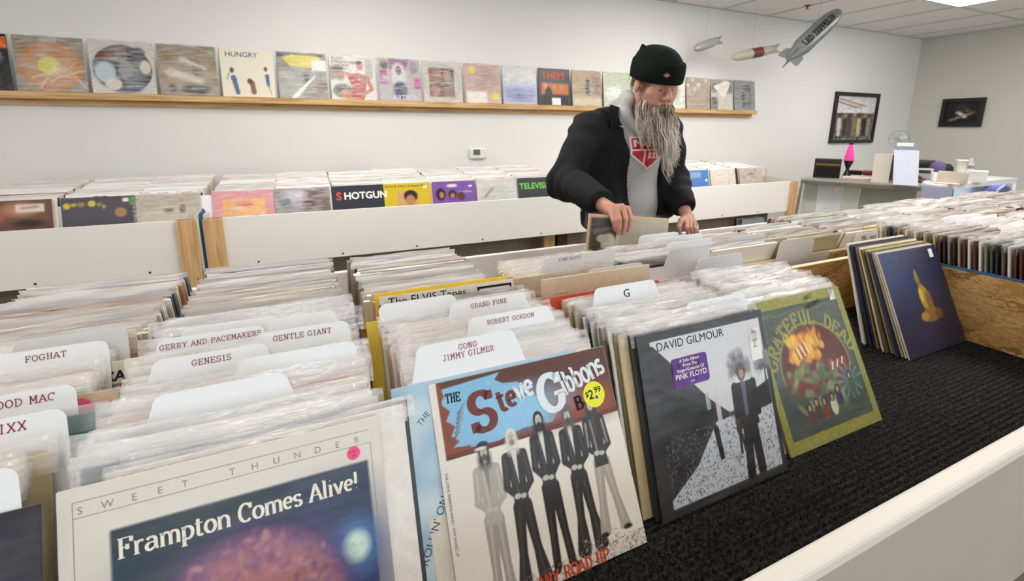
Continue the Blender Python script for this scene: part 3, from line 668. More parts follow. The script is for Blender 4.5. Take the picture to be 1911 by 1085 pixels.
def figure(p, x, foot, h, cl, tr, skin='#c4beb4', hair='#2a2826', hat=None, beard=None, bell=.04, stance=.035, shirt='#d8d4cc', coat=0, w=.046, lit='#5a5552', bag=None):
    hy = foot+h*.935; sy = foot+h*.835; hip = foot+h*.50
    for sx in (-1, 1):
        fx = x+sx*stance*(1 if sx < 0 else 1.15); kx = (x+sx*.02+fx)/2
        p.cap(x+sx*.02, hip, kx, hip*.5+foot*.5, .030, .022, tr).cap(kx, hip*.5+foot*.5, fx, foot+.03, .021, bell*.62, tr).cap(x+sx*.022, hip-.02, fx-.004, foot+.06, .004, .004, lit, .012, .6)
        p.ell(fx+sx*.012, foot+.012, .026, .012, '#1e1c1b')
    p.poly([(x-w, sy), (x-w*.3, sy+.012), (x+w*.3, sy+.012), (x+w, sy), (x+w*.8, hip+.06), (x+w*.92, hip-.02-coat), (x-w*.92, hip-.02-coat), (x-w*.8, hip+.06)], cl)
    for sx in (-1, 1): p.cap(x+sx*w, sy-.02, x+sx*(w+.016), sy-.15, .022, .018, cl).cap(x+sx*(w+.016), sy-.15, x+sx*.018, hip+.04, .017, .012, cl).cap(x+sx*(w+.004), sy-.03, x+sx*(w+.012), sy-.14, .004, .003, lit, .01, .6)
    p.poly([(x-.016, sy+.008), (x+.014, sy+.008), (x+.002, hip+.10)], shirt).cap(x-.02, sy-.02, x-.01, hip+.05, .003, .003, lit, .01, .6).ell(x-.016, hip+.045, .017, .012, skin).ell(x+.014, hip+.04, .015, .011, skin)
    p.ell(x, hy-.005, .028, .038, hair).ell(x-.018, hy-.045, .016, .035, hair, .02).ell(x+.018, hy-.045, .016, .035, hair, .02).ell(x, hy-.012, .0175, .028, skin).ell(x, hy-.018, .004, .008, '#9a948c', .008)
    p.rect(x-.013, x-.003, hy-.007, hy-.003, '#3a3734', .005, .8).rect(x+.003, x+.013, hy-.007, hy-.003, '#3a3734', .005, .8)
    if beard: p.ell(x, hy-.034, .015, .014, beard, .008)
    if hat == 'cap': p.ell(x, hy+.020, .030, .018, '#2c2a29').ell(x-.012, hy+.008, .030, .007, '#d8d4cb')
    elif hat: p.ell(x, hy+.016, .044, .009, hat, rot=.15).ell(x, hy+.027, .025, .019, hat)
def gibbons():
    p = Pic(260, '#e6e0d4'); top = .655
    p.rect(.035, 1, top, 1, '#5d3a33', .003)
    pts = [(.055, top+.03), (.05, .965), (.36, .985), (.33, .955), (.37, .93), (.45, .92), (.50, .88), (.47, .85), (.55, .83), (.60, .80), (.60, .76), (.64, .72), (.60, .69), (.44, .70), (.3, .675), (.16, .68)]
    p.poly(pts, '#86bbde').poly([(.035, top), (.035, .99), (.055, .985), (.065, .93), (.045, .90), (.085, .86), (.06, .82), (.1, .79), (.075, .75), (.11, .72), (.075, .70), (.16, .69), (.16, top)], '#8a4630')
    p.rect(.60, 1, top, .82, '#9a4c34', .12, .9).rect(.035, 1, top-.004, top+.018, '#6d3228', .003)
    for k in range(6): p.cap(.09+.006*k, .74+.02*k, .125+.008*k, .77+.024*k, .005, .001, '#6a3527', .003, .8)
    p.ell(.45, .80, .22, .08, '#9accea', .12, .6).noise(.03, 1, 0, 1, top, 1)
    figure(p, .215, .0, .70, '#b0aba2', '#a09a90', hair='#3f3b38', hat='cap', stance=.03, shirt='#8c877f', lit='#d8d3c8', beard='#5a554f')
    figure(p, .365, .0, .73, '#35312f', '#33302e', hair='#d9d4cb', beard='#8b857e', stance=.05, bell=.06)
    figure(p, .525, .03, .745, '#2e2b2a', '#26231f', hair='#1f1c1b', beard='#2c2826', stance=.038, bell=.035, coat=.09)
    figure(p, .69, .055, .70, '#2b2827', '#302d2c', hair='#5a5550', hat='#6b665f', beard='#4c4743', stance=.045, bell=.065)
    figure(p, .835, .095, .68, '#35312f', '#a8a296', hair='#3a3633', stance=.055, bell=.05, shirt='#45413e', lit='#cfc9bc')
    p.noise(1.5, 1, .3, 1, .0, .075, '#77706a', .55).noise(1.2, 1, .6, 1, .05, .12, '#9b948b', .9)
    o = cover(.152, .486, R(27), p, 'cream record cover with five standing musicians under an ornate blue and brown title')
    def wd(t, s_, x, z, rot, th, tk, sp, wid=None, sl=0):
        V, Fs = nib_text(t, s_, th, tk, sp, slant=sl)
        if wid: k = wid*S/max(v[0] for v in V); V = [(a*k, b) for a, b in V]
        return (V, Fs, (x*S, z*S), R(rot))
    brown = simple('brown_ink', '#6d2f22', .5); pale = simple('pale_blue_ink', '#dfe8ec', .5)
    link('title_lettering', letter_mesh('title_lettering', [wd('THE', .0125, .07, .90, -2, .8, 1.3, .5, .075)], M['black_ink']), o)
    link('title_lettering', letter_mesh('title_lettering', [wd('S', .054, .19, .735, 4, .7, 1.6, .3, .13), wd('te', .032, .335, .80, 10, .7, 1.5, .2, .11)], brown, -.0011), o)
    link('title_lettering', letter_mesh('title_lettering', [wd('ve', .034, .435, .825, 12, .7, 1.4, .2, .11), wd('G', .055, .565, .735, 6, .7, 1.5, .2, .15), wd('ibbons', .034, .70, .80, 14, .7, 1.4, .25, .285)], pale, -.0012), o)
    link('title_lettering', letter_mesh('title_lettering', [wd('B', .020, .755, .71, 6, .7, 1.5, .2, .05)], M['black_ink'], -.0013), o)
    link('foot_lettering', letter_mesh('foot_lettering', [wd('ANY ROAD UP', .0165, .37, .0, 0, .6, 1.5, .75, .40)], simple('orange_red_ink', '#cf4f3a', .5), -.0011), o)
    link('spine_lettering', sans_mesh('spine_lettering', [('THE STEVE GIBBONS BAND / ANY ROAD UP', .0055, .0055, .19, -PI/2, 'LEFT')], M['black_ink']), o)
    st = sticker(o, .875*S, .765*S, .021, '#e9ec2c', 'price_sticker', [('$', .012, .875*S-.014, .76*S, 0, 'CENTER'), ('2', .021, .875*S-.006, .745*S, 0, 'CENTER'), ('99', .014, .875*S+.008, .77*S, 0, 'CENTER')])
    dm = MB(); dm.prism([(.875*S+.004+.0028*math.cos(2*PI*i/14), -.0017, .748*S+.0028*math.sin(2*PI*i/14)) for i in range(14)], (0, .0002, 0)); dm.obj('blue_dot', simple('blue_pen', '#2438b8'), st)
gibbons()
def gilmour():
    p = Pic(230, '#2c2d2f')
    p.rect(.085, .965, .045, .955, '#cfd0d2', .003)
    p.poly([(.085, .045), (.085, .93), (.10, .93), (.475, .548), (.60, .45), (.60, .33), (.20, .045)], '#1f2021')
    p.poly([(.085, .925), (.10, .915), (.475, .535), (.60, .44), (.58, .42), (.4, .54), (.085, .70)], '#343537')
    for k in range(14): p.cap(.09+.03*k, .9-.027*k, .10+.034*k, .12+.022*k, .0015, .0015, '#343537', .003, .7)
    p.rect(.50, .535, .34, .62, '#d4c9c8', .003, .8).rect(.43, .46, .5, .6, '#b9b6b6', .003, .7).rect(.47, .49, .3, .5, '#1a1a1b', .004)
    p.poly([(.085, .045), (.085, .09), (.30, .22), (.485, .42), (.8, .43), (.965, .43), (.965, .045)], '#c6cbd4').noise(1.4, 1, .085, .965, .045, .42, '#5c5d66', .6)
    p.poly([(.70, .50), (.965, .57), (.965, .42), (.72, .40)], '#222224').rect(.6, .72, .42, .45, '#3a3a3c', .01)
    p.noise(1.6, 0, .08, .6, .6, .0)
    for (tx, ty, sc) in ((.73, .55, .9), (.945, .55, .75)):
        p.cap(tx, ty, tx+.005, ty+.18*sc, .008, .005, '#2b2a2b')
        for k in range(130):
            a = random.uniform(-.5, PI+.5); r_ = random.uniform(.03, .125)*sc; x = tx+r_*.85*math.cos(a); y = ty+.16*sc+r_*.95*math.sin(a); p.ell(x, y, .016, .014, '#8c8a8c', .02, .3)
            p.cap(tx+.35*(x-tx), ty+.10*sc+.4*(y-ty-.10*sc), x, y, .0022, .001, '#454344', .004, .6)
            p.cap(x, y, x+random.uniform(-.012, .012), y-random.uniform(.02, .07)*sc, .0014, .001, '#4c4a4b', .004, .6)
    x = .745
    p.cap(x-.02, .36, x-.045, .06, .035, .034, '#1b1b1d').cap(x+.03, .36, x+.05, .06, .035, .034, '#1b1b1d')
    p.poly([(x-.075, .60), (x+.075, .60), (x+.085, .33), (x-.07, .33)], '#1d1c1e').cap(x-.075, .58, x-.09, .38, .028, .022, '#1d1c1e').cap(x+.08, .58, x+.095, .40, .028, .022, '#1d1c1e')
    p.poly([(x-.02, .60), (x+.018, .60), (x+.006, .40), (x-.02, .40)], '#5c5f78').ell(x-.005, .655, .036, .05, '#5a4438').ell(x-.003, .65, .02, .034, '#b08c7c').ell(x, .69, .03, .02, '#6a5344')
    p.cap(.655, .30, .65, .2, .012, .01, '#2a292b').ell(.655, .34, .022, .04, '#2a292b').ell(.655, .385, .01, .014, '#4a4446').cap(.67, .30, .68, .21, .01, .008, '#2a292b')
    p.ell(.47, .40, .013, .016, '#5a4a42').cap(.475, .38, .49, .22, .02, .018, '#1a1a1b')
    p.noise(.05, 0)
    o = cover(.516, .503, R(18.3), p, 'black-framed record cover with a man on a snowy path and a purple sticker', col='#232426')
    link('title_lettering', sans_mesh('title_lettering', [('DAVID GILMOUR', .0215, .125*S, .895*S, 0, 'LEFT')], M['black_ink']), o)
    sticker(o, .35*S, .75*S, 0, '#5b2a86', 'purple_sticker', [('A Solo Album', .0085, .35*S, .805*S, 0, 'CENTER'), ('From The', .0085, .35*S, .778*S, 0, 'CENTER'), ('Singer/Guitarist Of', .0085, .35*S, .751*S, 0, 'CENTER'), ('PINK FLOYD', .0135, .35*S, .712*S, 0, 'CENTER'), ('23384', .004, .35*S, .685*S, 0, 'CENTER')], (.086, .052), ink=ink_white)
    sticker(o, .90*S, .80*S, 0, '#e9e7e2', 'price_label', [('USED', .0045, .90*S, .87*S, 0, 'CENTER'), ('$12.99', .0055, .90*S, .82*S, 0, 'CENTER'), ('PRICE', .0045, .90*S, .78*S, 0, 'CENTER')], (.03, .062), ink=ink_grey)
    link('sleeve', sleeve_mesh(98, .02, 0, 'clear', 1.0, False), o)
gilmour()
def dead():
    p = Pic(200, '#8f8d3c'); p.noise(.06, 2)
    p.rect(.06, .94, .08, .93, '#3c4a44', .006).rect(.08, .92, .10, .91, '#4d5c52', .03, .7)
    for k in range(8): p.cap(.1+.1*k, .88, .2+.1*k, .9-.02*(k % 2), .006, .004, '#6a7a4e', .006, .6)
    p.ell(.50, .48, .37, .32, '#8b8a42', .006).ell(.50, .48, .355, .305, '#5a2320', .01).rect(.06, .94, .08, .42, '#3c4a44', .01)
    p.ell(.5, .42, .35, .12, '#7a2b20', .04)
    for k in range(110):
        t = random.random(); a = R(60+110*t); r_ = random.uniform(.0, .26); x = .42+.2*random.random()+.12*math.cos(a); y = .55+.16*random.random(); p.ell(x-.05, y, random.uniform(.012, .035), random.uniform(.02, .05), random.choice(['#e2a234', '#f0c04a', '#c8622a', '#d98a2c']), .02, .75, random.uniform(-.6, .6))
    p.cap(.22, .40, .36, .5, .015, .02, '#e0a030', .02)
    for k in range(6): p.cap(.33+.022*k, .63+.006*k, .35+.022*k, .56+.006*k, .006, .006, '#e6dcc8' if k % 2 else '#8a3430', .004)
    for k in range(70):
        x = random.uniform(.2, .7); y = .36+random.uniform(-.14, .14)-(x-.45)*.1; p.ell(x, y, random.uniform(.02, .05), random.uniform(.015, .04), random.choice(['#5f7a58', '#47614a', '#7b8f66', '#34493a', '#8a9a70']), .02, .7, random.uniform(0, 3))
    for k in range(12): a = R(10+28*k); p.cap(.80, .33, .80+.13*math.cos(a), .33+.12*math.sin(a), .004, .006, '#8fb0ac', .008, .6)
    p.ell(.80, .33, .10, .09, '#3f6f74', .05, .6)
    for (x, y, c) in ((.30, .18, '#5a2f28'), (.38, .20, '#43342c'), (.46, .19, '#7a3a2c'), (.55, .20, '#cfc8b4'), (.63, .24, '#2c2a4a'), (.80, .30, '#3d5a3c')):
        p.ell(x, y, .035, .055, c, .01).ell(x, y+.065, .026, .032, '#2a1f1c', .008).ell(x, y+.06, .014, .02, '#b98a6c', .006)
    for k in range(7): p.cap(.62+.03*k, .43+.005*k, .64+.03*k, .47+.005*k, .007, .007, '#e0d8c4' if k % 2 else '#9a3c34', .004)
    p.noise(.07, 1)
    o = cover(.869, .521, R(26.8), p, 'olive green psychedelic record cover with flames under an arched title', col='#9a965a')
    W = []; cx, cz, rad = .5, .36, .475; t = 'GRATEFUL DEAD'; n = len(t)
    for i, ch in enumerate(t):
        if ch == ' ': continue
        a = R(152-124*i/(n-1)); V, Fs = nib_text(ch, .030, .8, 1.5, 0); V = [(v[0]-.011, v[1]) for v in V]
        W.append((V, Fs, ((cx+rad*.93*math.cos(a))*S, (cz+rad*.93*math.sin(a)-.02)*S), a-PI/2))
    link('title_lettering', letter_mesh('title_lettering', W, simple('olive_ink', '#98924a', .5)), o)
    link('pen_note', sans_mesh('pen_note', [('FIRST', .014, .63*S, .95*S, R(12), 'CENTER'), ('PRESSING', .014, .66*S, .893*S, R(12), 'CENTER')], M['black_ink'], -.0012), o)
    sticker(o, .90*S, .945*S, 0, '#efeeea', 'price_label', None, (.022, .026))
    link('sleeve', sleeve_mesh(97, .018, 0, 'clear', 1.0, False), o)
dead()
def buddha():
    p = Pic(150, '#232948'); p.ell(.15, .85, .4, .3, '#41507c', .4, .7).rect(0, 1, 0, .25, '#2a2740', .3, .7)
    for k, (x, y, rx, ry, c) in enumerate([(.50, .70, .035, .045, '#8a7a3a'), (.50, .76, .02, .03, '#a08a3c'), (.52, .62, .035, .03, '#9a7c34'), (.54, .50, .075, .11, '#b08f34'), (.60, .45, .05, .11, '#7a5a34'), (.57, .34, .13, .065, '#8a6636'), (.45, .33, .06, .04, '#a8823c'), (.70, .33, .06, .05, '#6f4f30'), (.49, .54, .03, .06, '#d0b24c')]): p.ell(x, y, rx*1.1, ry*1.1, c, .014, .95)
    p.noise(.08, 1)
    o = cover(1.577, .654, R(24.2), p, 'dark blue record cover showing a golden seated statue, front of the lone stack', col='#d8cdb4')
    link('title_lettering', sans_mesh('title_lettering', [('CAT STEVENS', .018, .5*S, .93*S, 0, 'CENTER'), ('BUDDHA AND THE', .027, .5*S, .86*S, 0, 'CENTER'), ('CHOCOLATE BOX', .027, .5*S, .775*S, 0, 'CENTER')], simple('dim_brown_ink', '#4a3c44', .5)), o)
    sticker(o, .88*S, .92*S, 0, '#f0efe8', 'price_label', None, (.022, .028))
buddha()
def skyblue():
    p = Pic(90, '#a9c9dc'); 
    for k in range(24): p.ell(random.random(), random.random(), random.uniform(.06, .16), random.uniform(.03, .08), '#dfe8ea', .08, .7)
    p.ell(.28, .76, .06, .14, '#5a4038', .05).ell(.22, .3, .05, .08, '#c98a7a', .05, .6)
    o = cover(.098, .497, R(25.5), p, 'pale blue cloudy record cover peeking out left of the five musicians', col='#cfe0ea')
    o2 = link('title_lettering', sans_mesh('title_lettering', [("ROLLIN' ON", .016, .02, .075, R(62), 'LEFT'), ('THE', .012, .035, .255, R(40), 'LEFT')], simple('navy_ink', '#2d4a74', .5)), o)
skyblue()
def darkface():
    p = Pic(90, '#1c1c2a'); p.ell(.78, .45, .22, .4, '#2a2438', .15).ell(.72, .35, .12, .2, '#4a3c4a', .12).rect(.70, .80, .28, .52, '#8f9396', .04).noise(.15, 2)
    o = cover(-.572, .436, R(21), p, 'very dark record cover cut off at the left edge of the picture', col='#2b2836'); link('sleeve', sleeve_mesh(96, .015, 0, 'clear', 1.0, False), o)
darkface()
# covers just behind the front ones
record(-.212, .462, R(20.2), rgb('#e8e3dc'), 3, 'cream record sticking out to the right behind the pale-bordered cover', None)
record(-.205, .470, R(20.4), rgb('#3a4248'), 4, 'dark-edged record second behind the pale-bordered cover', None)
record(.128, .494, R(26.5), rgb('#e9e2d2'), 5, 'plain cream record directly behind the five-musician cover', None)
record(.508, .511, R(18.2), rgb('#2a2b2e'), 1, 'black-edged record directly behind the snowy-path cover', None)
# columns of the near bank
column(XA, .475, .87, 30, R(20), R(21), 'sleeved record filed behind the very dark cover', 'records filed behind the dark cover')
column(XB, .482, .90, 33, R(20), R(19), 'sleeved record filed behind the pale-bordered singer cover', 'records filed behind the singer cover', .016)
column(XC, .510, .80, 27, R(25), R(19), 'sleeved record filed behind the five-musician cover', 'records filed behind the five-musician cover', .016)
column(XD-.006, .522, .70, 22, R(18), R(18), 'sleeved record filed behind the snowy-path cover', 'records filed behind the snowy-path cover', .016, dark=.6)
column(XE, .534, .70, 16, R(26), R(22), 'sleeved record filed behind the olive psychedelic cover', 'records filed behind the olive cover', .012)
for i in range(14):
    t = i/13; cc = rgb(random.choice(['#e2d6b8', '#cdbb92', '#2c3050', '#8a7a52', '#ece4d0', '#6a5a48', '#d9d4cc', '#2a2624', '#b8a878'])); record(XF+random.uniform(-.012, .004), .664+.115*t, R(24-7*t), cc, None, '%s unsleeved record in the lone stack, %s behind the golden statue cover' % (cname(cc), ordinal(i+1)), 'lone stack of unsleeved records')
G1 = '%s record with its spine above the blue-taped divider, %s from the camera'
for i in range(46):
    t = i/45; cc = rgb(random.choice(['#d9cdb4', '#c3b08a', '#5e3630', '#2a2c34', '#8a8070', '#ded8cc', '#4f5a42', '#3a2c28', '#b49a70', '#2c3a54', '#e6e0d2', '#6b5a4e', '#3c3a38', '#a89878', '#544a40'])); record(1.94+random.uniform(-.006, .006), .33+.60*t, R(9), cc, random.randrange(10) if i % 2 else None, G1 % (cname(cc), ordinal(i+1)), 'records with spines above the blue-taped divider')
for k, X in enumerate((2.30, 2.66, 3.02, 3.38, 3.74, 4.10, 4.46)):
    stack(X, .32, random.choice([.86, .90, .93]), 62, R(9), 'tightly packed records of the near bank, row %s beyond the blue-taped divider' % ('second', 'third', 'fourth', 'fifth', 'sixth', 'seventh', 'last')[k])
stack(-.99, .40, .90, 50, R(20), 'tightly packed records beyond the left edge of the picture'); 
# far bank, leaning towards the middle
TR_ = .704
stack(-.615, 1.15, 1.56, 48, R(-17), 'milky-sleeved records in the rear bank at the far left', z=TR_)
stack(XB, 1.15, 1.58, 50, R(-17), 'milky-sleeved records in the rear bank behind the singer cover row', z=TR_)
stack(-.99, 1.15, 1.56, 40, R(-17), 'milky-sleeved records in the rear bank beyond the left edge', z=TR_)
stack(XC, 1.15, 1.55, 46, R(-17), 'milky-sleeved records in the rear bank behind the five-musician row', z=TR_)
for i in range(11):
    record(.495+random.uniform(-.01, .01), 1.17+.011*i, R(-17), rgb(random.choice(['#d8c9ae', '#e4d9c4', '#cdbd9c', '#e9e4da', '#b8a582'])), random.randrange(10), 'cream-backed record left of the lifted record, %s from the camera' % ordinal(i+1), 'cream-backed records in the rear bank', z=TR_)
for i in range(10):
    record(.86+random.uniform(-.01, .01), 1.17+.0125*i, R(-17), rgb(random.choice(['#d8c9ae', '#cfc4b0', '#3a3833', '#e9e4da', '#8f836c'])), random.randrange(10), 'record in the rear bank below the lifted record, %s from the camera' % ordinal(i+1), 'records in the rear bank below the lifted record', z=TR_)
names = ['first', 'second', 'third', 'fourth', 'fifth', 'sixth', 'seventh', 'eighth', 'ninth', 'last']
for k, X in enumerate((1.22, 1.58, 1.94, 2.30, 2.66, 3.02, 3.38, 3.74, 4.10, 4.46)):
    ye = (1.36, 1.40, 1.50, 1.46, 1.52, 1.55, 1.50, 1.55, 1.5, 1.5)[k]
    stack(X, 1.17, ye, int((ye-1.17)/.009), R(-17), 'packed records of the rear bank right of the man, %s row' % names[k], z=TR_)
# ================================================================== DIVIDER CARDS
DV = 'white divider card '
# far-left column
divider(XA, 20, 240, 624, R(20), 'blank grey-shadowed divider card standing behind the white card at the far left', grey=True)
divider(XA, -42, 205, 652, R(20), DV+'at the far left with one six-letter word in red', 'FOGHAT', size=.0085)
divider(XA, -165, 147, 742, R(20), DV+'cut off at the left edge, lettered in two red words', 'FLEETWOOD MAC', size=.0090)
divider(XA, -190, 130, 790, R(20), DV+'cut off at the left edge ending in a double X', 'THE FIXX', size=.0098)
divider(XA, -110, 38, 885, R(20), 'blank '+DV+'just behind the very dark cover')
# singer column
divider(XB, 335, 522, 602, R(19), 'blank '+DV+'behind the one with three red words')
divider(XB, 500, 629, 588, R(19), 'blank '+DV+'behind the longest one, topmost of its row')
divider(XB, 288, 495, 622, R(19), DV+'with the longest line of red lettering', 'GERRY AND PACEMAKERS', size=.0078)
divider(XB, 470, 652, 612, R(19), DV+'with two red words right of the longest line', 'GENTLE GIANT', size=.0084)
divider(XB, 278, 502, 658, R(19.4), DV+'with one red word below the longest line', 'GENESIS', size=.0082)
divider(XB, 440, 665, 655, R(19.6), 'blank '+DV+'right of and in front of the single red word')
divider(XB, 278, 540, 718, R(20), 'blank '+DV+'nearest behind the singer cover')
# five-musician column
divider(XC, 705, 850, 560, R(19), 'blank '+DV+'left of the one reading of funk')
divider(XC, 838, 980, 556, R(19.5), DV+'lettered in red in front of the yellow-edged record', 'GRAND FUNK', size=.0085)
divider(XC, 872, 1026, 583, R(22), DV+'with two red words, middle of three behind the five musicians', 'ROBERT GORDON', size=.0078)
divider(XC, 773, 960, 632, R(25), DV+'with two lines of red lettering behind the five musicians', 'GONG\nJIMMY GILMER', size=.0082, tabh=.058)
# snowy-path column
divider(XD-.01, 1108, 1222, 531, R(17), DV+'marked with a single large black letter', None, hand=[('G', .023, 0, .027)], ink='black_ink', ztop=1.088)
divider(XD, 1280, 1388, 557, R(18), 'blank '+DV+'directly behind the snowy-path cover', ztop=1.066)
# rear bank
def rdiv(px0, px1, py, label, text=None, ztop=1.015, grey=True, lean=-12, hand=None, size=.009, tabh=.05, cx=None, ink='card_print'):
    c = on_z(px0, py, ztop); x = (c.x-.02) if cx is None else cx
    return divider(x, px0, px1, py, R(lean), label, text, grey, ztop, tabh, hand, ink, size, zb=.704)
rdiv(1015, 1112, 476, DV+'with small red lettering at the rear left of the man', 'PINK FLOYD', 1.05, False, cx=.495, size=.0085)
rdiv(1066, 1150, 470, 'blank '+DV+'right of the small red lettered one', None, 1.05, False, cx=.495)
divider(.50, 1098, 1200, 497, R(-1), 'blank grey-shadowed divider card leaning above the single-letter card', grey=True, ztop=1.06)
rdiv(1248, 1326, 462, 'blank grey-shadowed divider card below the raised record, upright', cx=.85, lean=-1, ztop=1.045)
rdiv(1304, 1386, 478, 'blank '+DV+'right of the upright grey-shadowed one', None, 1.02, False, cx=.87, lean=-2)
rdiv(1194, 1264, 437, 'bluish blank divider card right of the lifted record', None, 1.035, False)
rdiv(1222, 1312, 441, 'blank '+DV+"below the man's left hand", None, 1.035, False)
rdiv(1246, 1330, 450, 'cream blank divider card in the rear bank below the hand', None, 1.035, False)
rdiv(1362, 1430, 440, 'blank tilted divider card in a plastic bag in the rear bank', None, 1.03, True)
rdiv(1458, 1521, 446, 'blank grey-shadowed slanted divider card near the strand board partition', lean=-9, tabh=.07, ztop=1.015)
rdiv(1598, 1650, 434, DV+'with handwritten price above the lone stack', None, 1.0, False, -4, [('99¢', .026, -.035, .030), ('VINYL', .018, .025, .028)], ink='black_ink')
rdiv(1706, 1748, 406, 'blank grey-shadowed divider card in the rear bank above the lone stack', lean=-12)
rdiv(1796, 1826, 385, 'blank grey-shadowed divider card far back on the right', lean=-12)
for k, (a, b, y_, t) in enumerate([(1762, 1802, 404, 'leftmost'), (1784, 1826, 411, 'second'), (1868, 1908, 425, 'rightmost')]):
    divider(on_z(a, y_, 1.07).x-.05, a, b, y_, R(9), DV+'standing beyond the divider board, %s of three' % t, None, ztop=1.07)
# ---- specially visible records in the rows
o = record(.131, .915, R(16), rgb('#efc92b'), None, 'record with a bright yellow top edge lettered The ELVIS Tapes', None)
o = record(.137, .888, R(16.5), rgb('#f0ead9'), None, 'cream record with black ruled frame in front of the yellow-edged one', None)
link('title_lettering', sans_mesh('title_lettering', [('The ELVIS Tapes', .026, .018, .2925, 0, 'LEFT')], M['black_ink']), o)
mb = MB()
for a in ((.225, .309, .302, .307), (.304, .309, .1, .302), (.222, .227, .285, .307), (.02, .296, .266, .273), (.285, .29, .1, .266)): mb.poly([(a[0], -.001, a[2]), (a[1], -.001, a[2]), (a[1], -.001, a[3]), (a[0], -.001, a[3])])
mb.obj('ruled_frame', M['black_ink'], o)
record(.13, .838, R(18), rgb('#2f3c3c'), None, 'dark green-edged record in front of the black ruled frame', None)
o = record(.492, .885, R(4), rgb('#d8c9ab'), None, 'cream record back with a small boxed emblem in the rear bank', None)
link('emblem_lettering', sans_mesh('emblem_lettering', [('STR', .009, .052, .262, 0, 'CENTER'), ('KENT', .008, .052, .253, 0, 'CENTER')], M['black_ink']), o)
mb = MB()
for a in ((.034, .070, .2755, .2763), (.034, .070, .247, .2478), (.034, .0348, .247, .2763), (.0692, .07, .247, .2763)): mb.poly([(a[0], -.001, a[2]), (a[1], -.001, a[2]), (a[1], -.001, a[3]), (a[0], -.001, a[3])])
mb.obj('emblem_box', M['black_ink'], o)
record(XB+.02, .80, R(19), rgb('#33427a'), 1, 'dark blue record filed behind the white divider cards of the singer row', None)
record(XB+.016, .792, R(19), rgb('#3a4784'), 4, 'second dark blue record just in front of the other blue one', None)
record(XA+.02, .845, R(20), rgb('#c99f63'), 6, 'tan wood-coloured record behind the far-left divider cards', None)
o = record(XA+.06, .765, R(20), rgb('#d8d2bc'), None, 'cream-labelled record with black lettering peeking beside the grey-shadowed divider', None)
link('label_lettering', sans_mesh('label_lettering', [('RCA', .022, .262, .285, 0, 'CENTER'), ('DOLBY SYSTEM', .006, .262, .276, 0, 'CENTER')], M['black_ink'], bold=.03), o)
record(XC+.012, .672, R(22), rgb('#c8412f'), 3, 'red-edged record below the two-word card in the five-musician row', None)
record(XD-.035, .735, R(18), rgb('#cf4a30'), None, 'red record edge standing in the snowy-path row', None)
o = record(1.50, 1.145, R(-10), rgb('#bfae8c'), None, 'tan record with a faint square emblem beside the slanted grey-shadowed divider', None, z=TR_)
mb = MB()
for a in ((.10, .20, .225, .23), (.10, .20, .15, .155), (.10, .105, .15, .23), (.195, .2, .15, .23), (.13, .17, .18, .20)): mb.poly([(a[0], -.001, a[2]), (a[1], -.001, a[2]), (a[1], -.001, a[3]), (a[0], -.001, a[3])])
mb.obj('square_emblem', ink_grey, o)
o = record(2.06, 1.15, R(-12), rgb('#e0c98c'), None, 'pale yellow record back in the rear bank above the lone stack', None, z=TR_)
record(XB-.004, .655, R(19.8), rgb('#9fae84'), 2, 'pale green record in the singer row below the single red word', None)
record(XB-.008, .600, R(19.8), rgb('#4a5f96'), 3, 'mid blue record in the singer row nearest the blank front card', None)
o = record(XA+.055, .668, R(20), rgb('#d8b9a0'), None, 'peach record with a pink round sticker in the far-left row', None); sticker(o, .262, .296, .014, '#e85a86', 'pink_sticker')
record(XA+.05, .610, R(20), rgb('#3f7f80'), 5, 'teal record in the far-left row beside the double X card', None)
record(XA+.02, .53, R(20), rgb('#c9b98a'), 1, 'straw-coloured record in the far-left row near the front', None)
record(XC-.03, .76, R(19), rgb('#e6c534'), None, 'bright yellow record edge poking out left in the five-musician row', None)
record(XC+.01, .618, R(23), rgb('#7aa8c4'), 6, 'light blue record in the five-musician row behind the two-line card', None)
# ================================================================== WALL COVERS
def far_cover(x, y, z, lean, pic, label, group, col='#d8d4cc', seed=0, w=S, clear=True, roll=0):
    o = record(x, y, lean, rgb(col), None, label, group, z=z, roll=roll)
    link('front_print', pic.mesh('front_print', w, S, M['print_far']), o)
    if clear: link('sleeve', FS[seed % 3], o)
    return o
M['shiny'] = plastic('crinkled_clear_sleeve', .22, .10, '#f6f6f6', 1.0, .95)
FS = [sleeve_mesh(200+i, .010, 0, 'shiny', .6, False) for i in range(3)]
def disc(p, r=.46, cx=.5, cy=.48): return p
n = 56; WC = []
p = Pic(n, '#1e2023'); p.rect(.45, 1, .75, .95, '#e06a2a', .02).cap(.5, .2, .8, .6, .12, .1, '#8f8f8f', .1).noise(.3, 1); WC.append(('dark record cover cut off at the left end of the wall ledge', p, '#222'))
p = Pic(n, '#8a7a62'); p.ell(.5, .46, .48, .45, '#b8783a').ell(.5, .46, .40, .38, '#c08444', .03).ell(.48, .47, .16, .17, '#d6cf45')
for k in range(9): p.cap(random.random(), random.random()*.5, random.random(), random.random()*.5+.1, .012, .004, '#f0d2a8', .02, .7)
p.rect(.38, .62, .90, .97, '#b5aca2').ell(.72, .95, .04, .03, '#d05a5a'); WC.append(('see-through amber disc with a yellow label on the wall ledge', p, '#b0a898'))
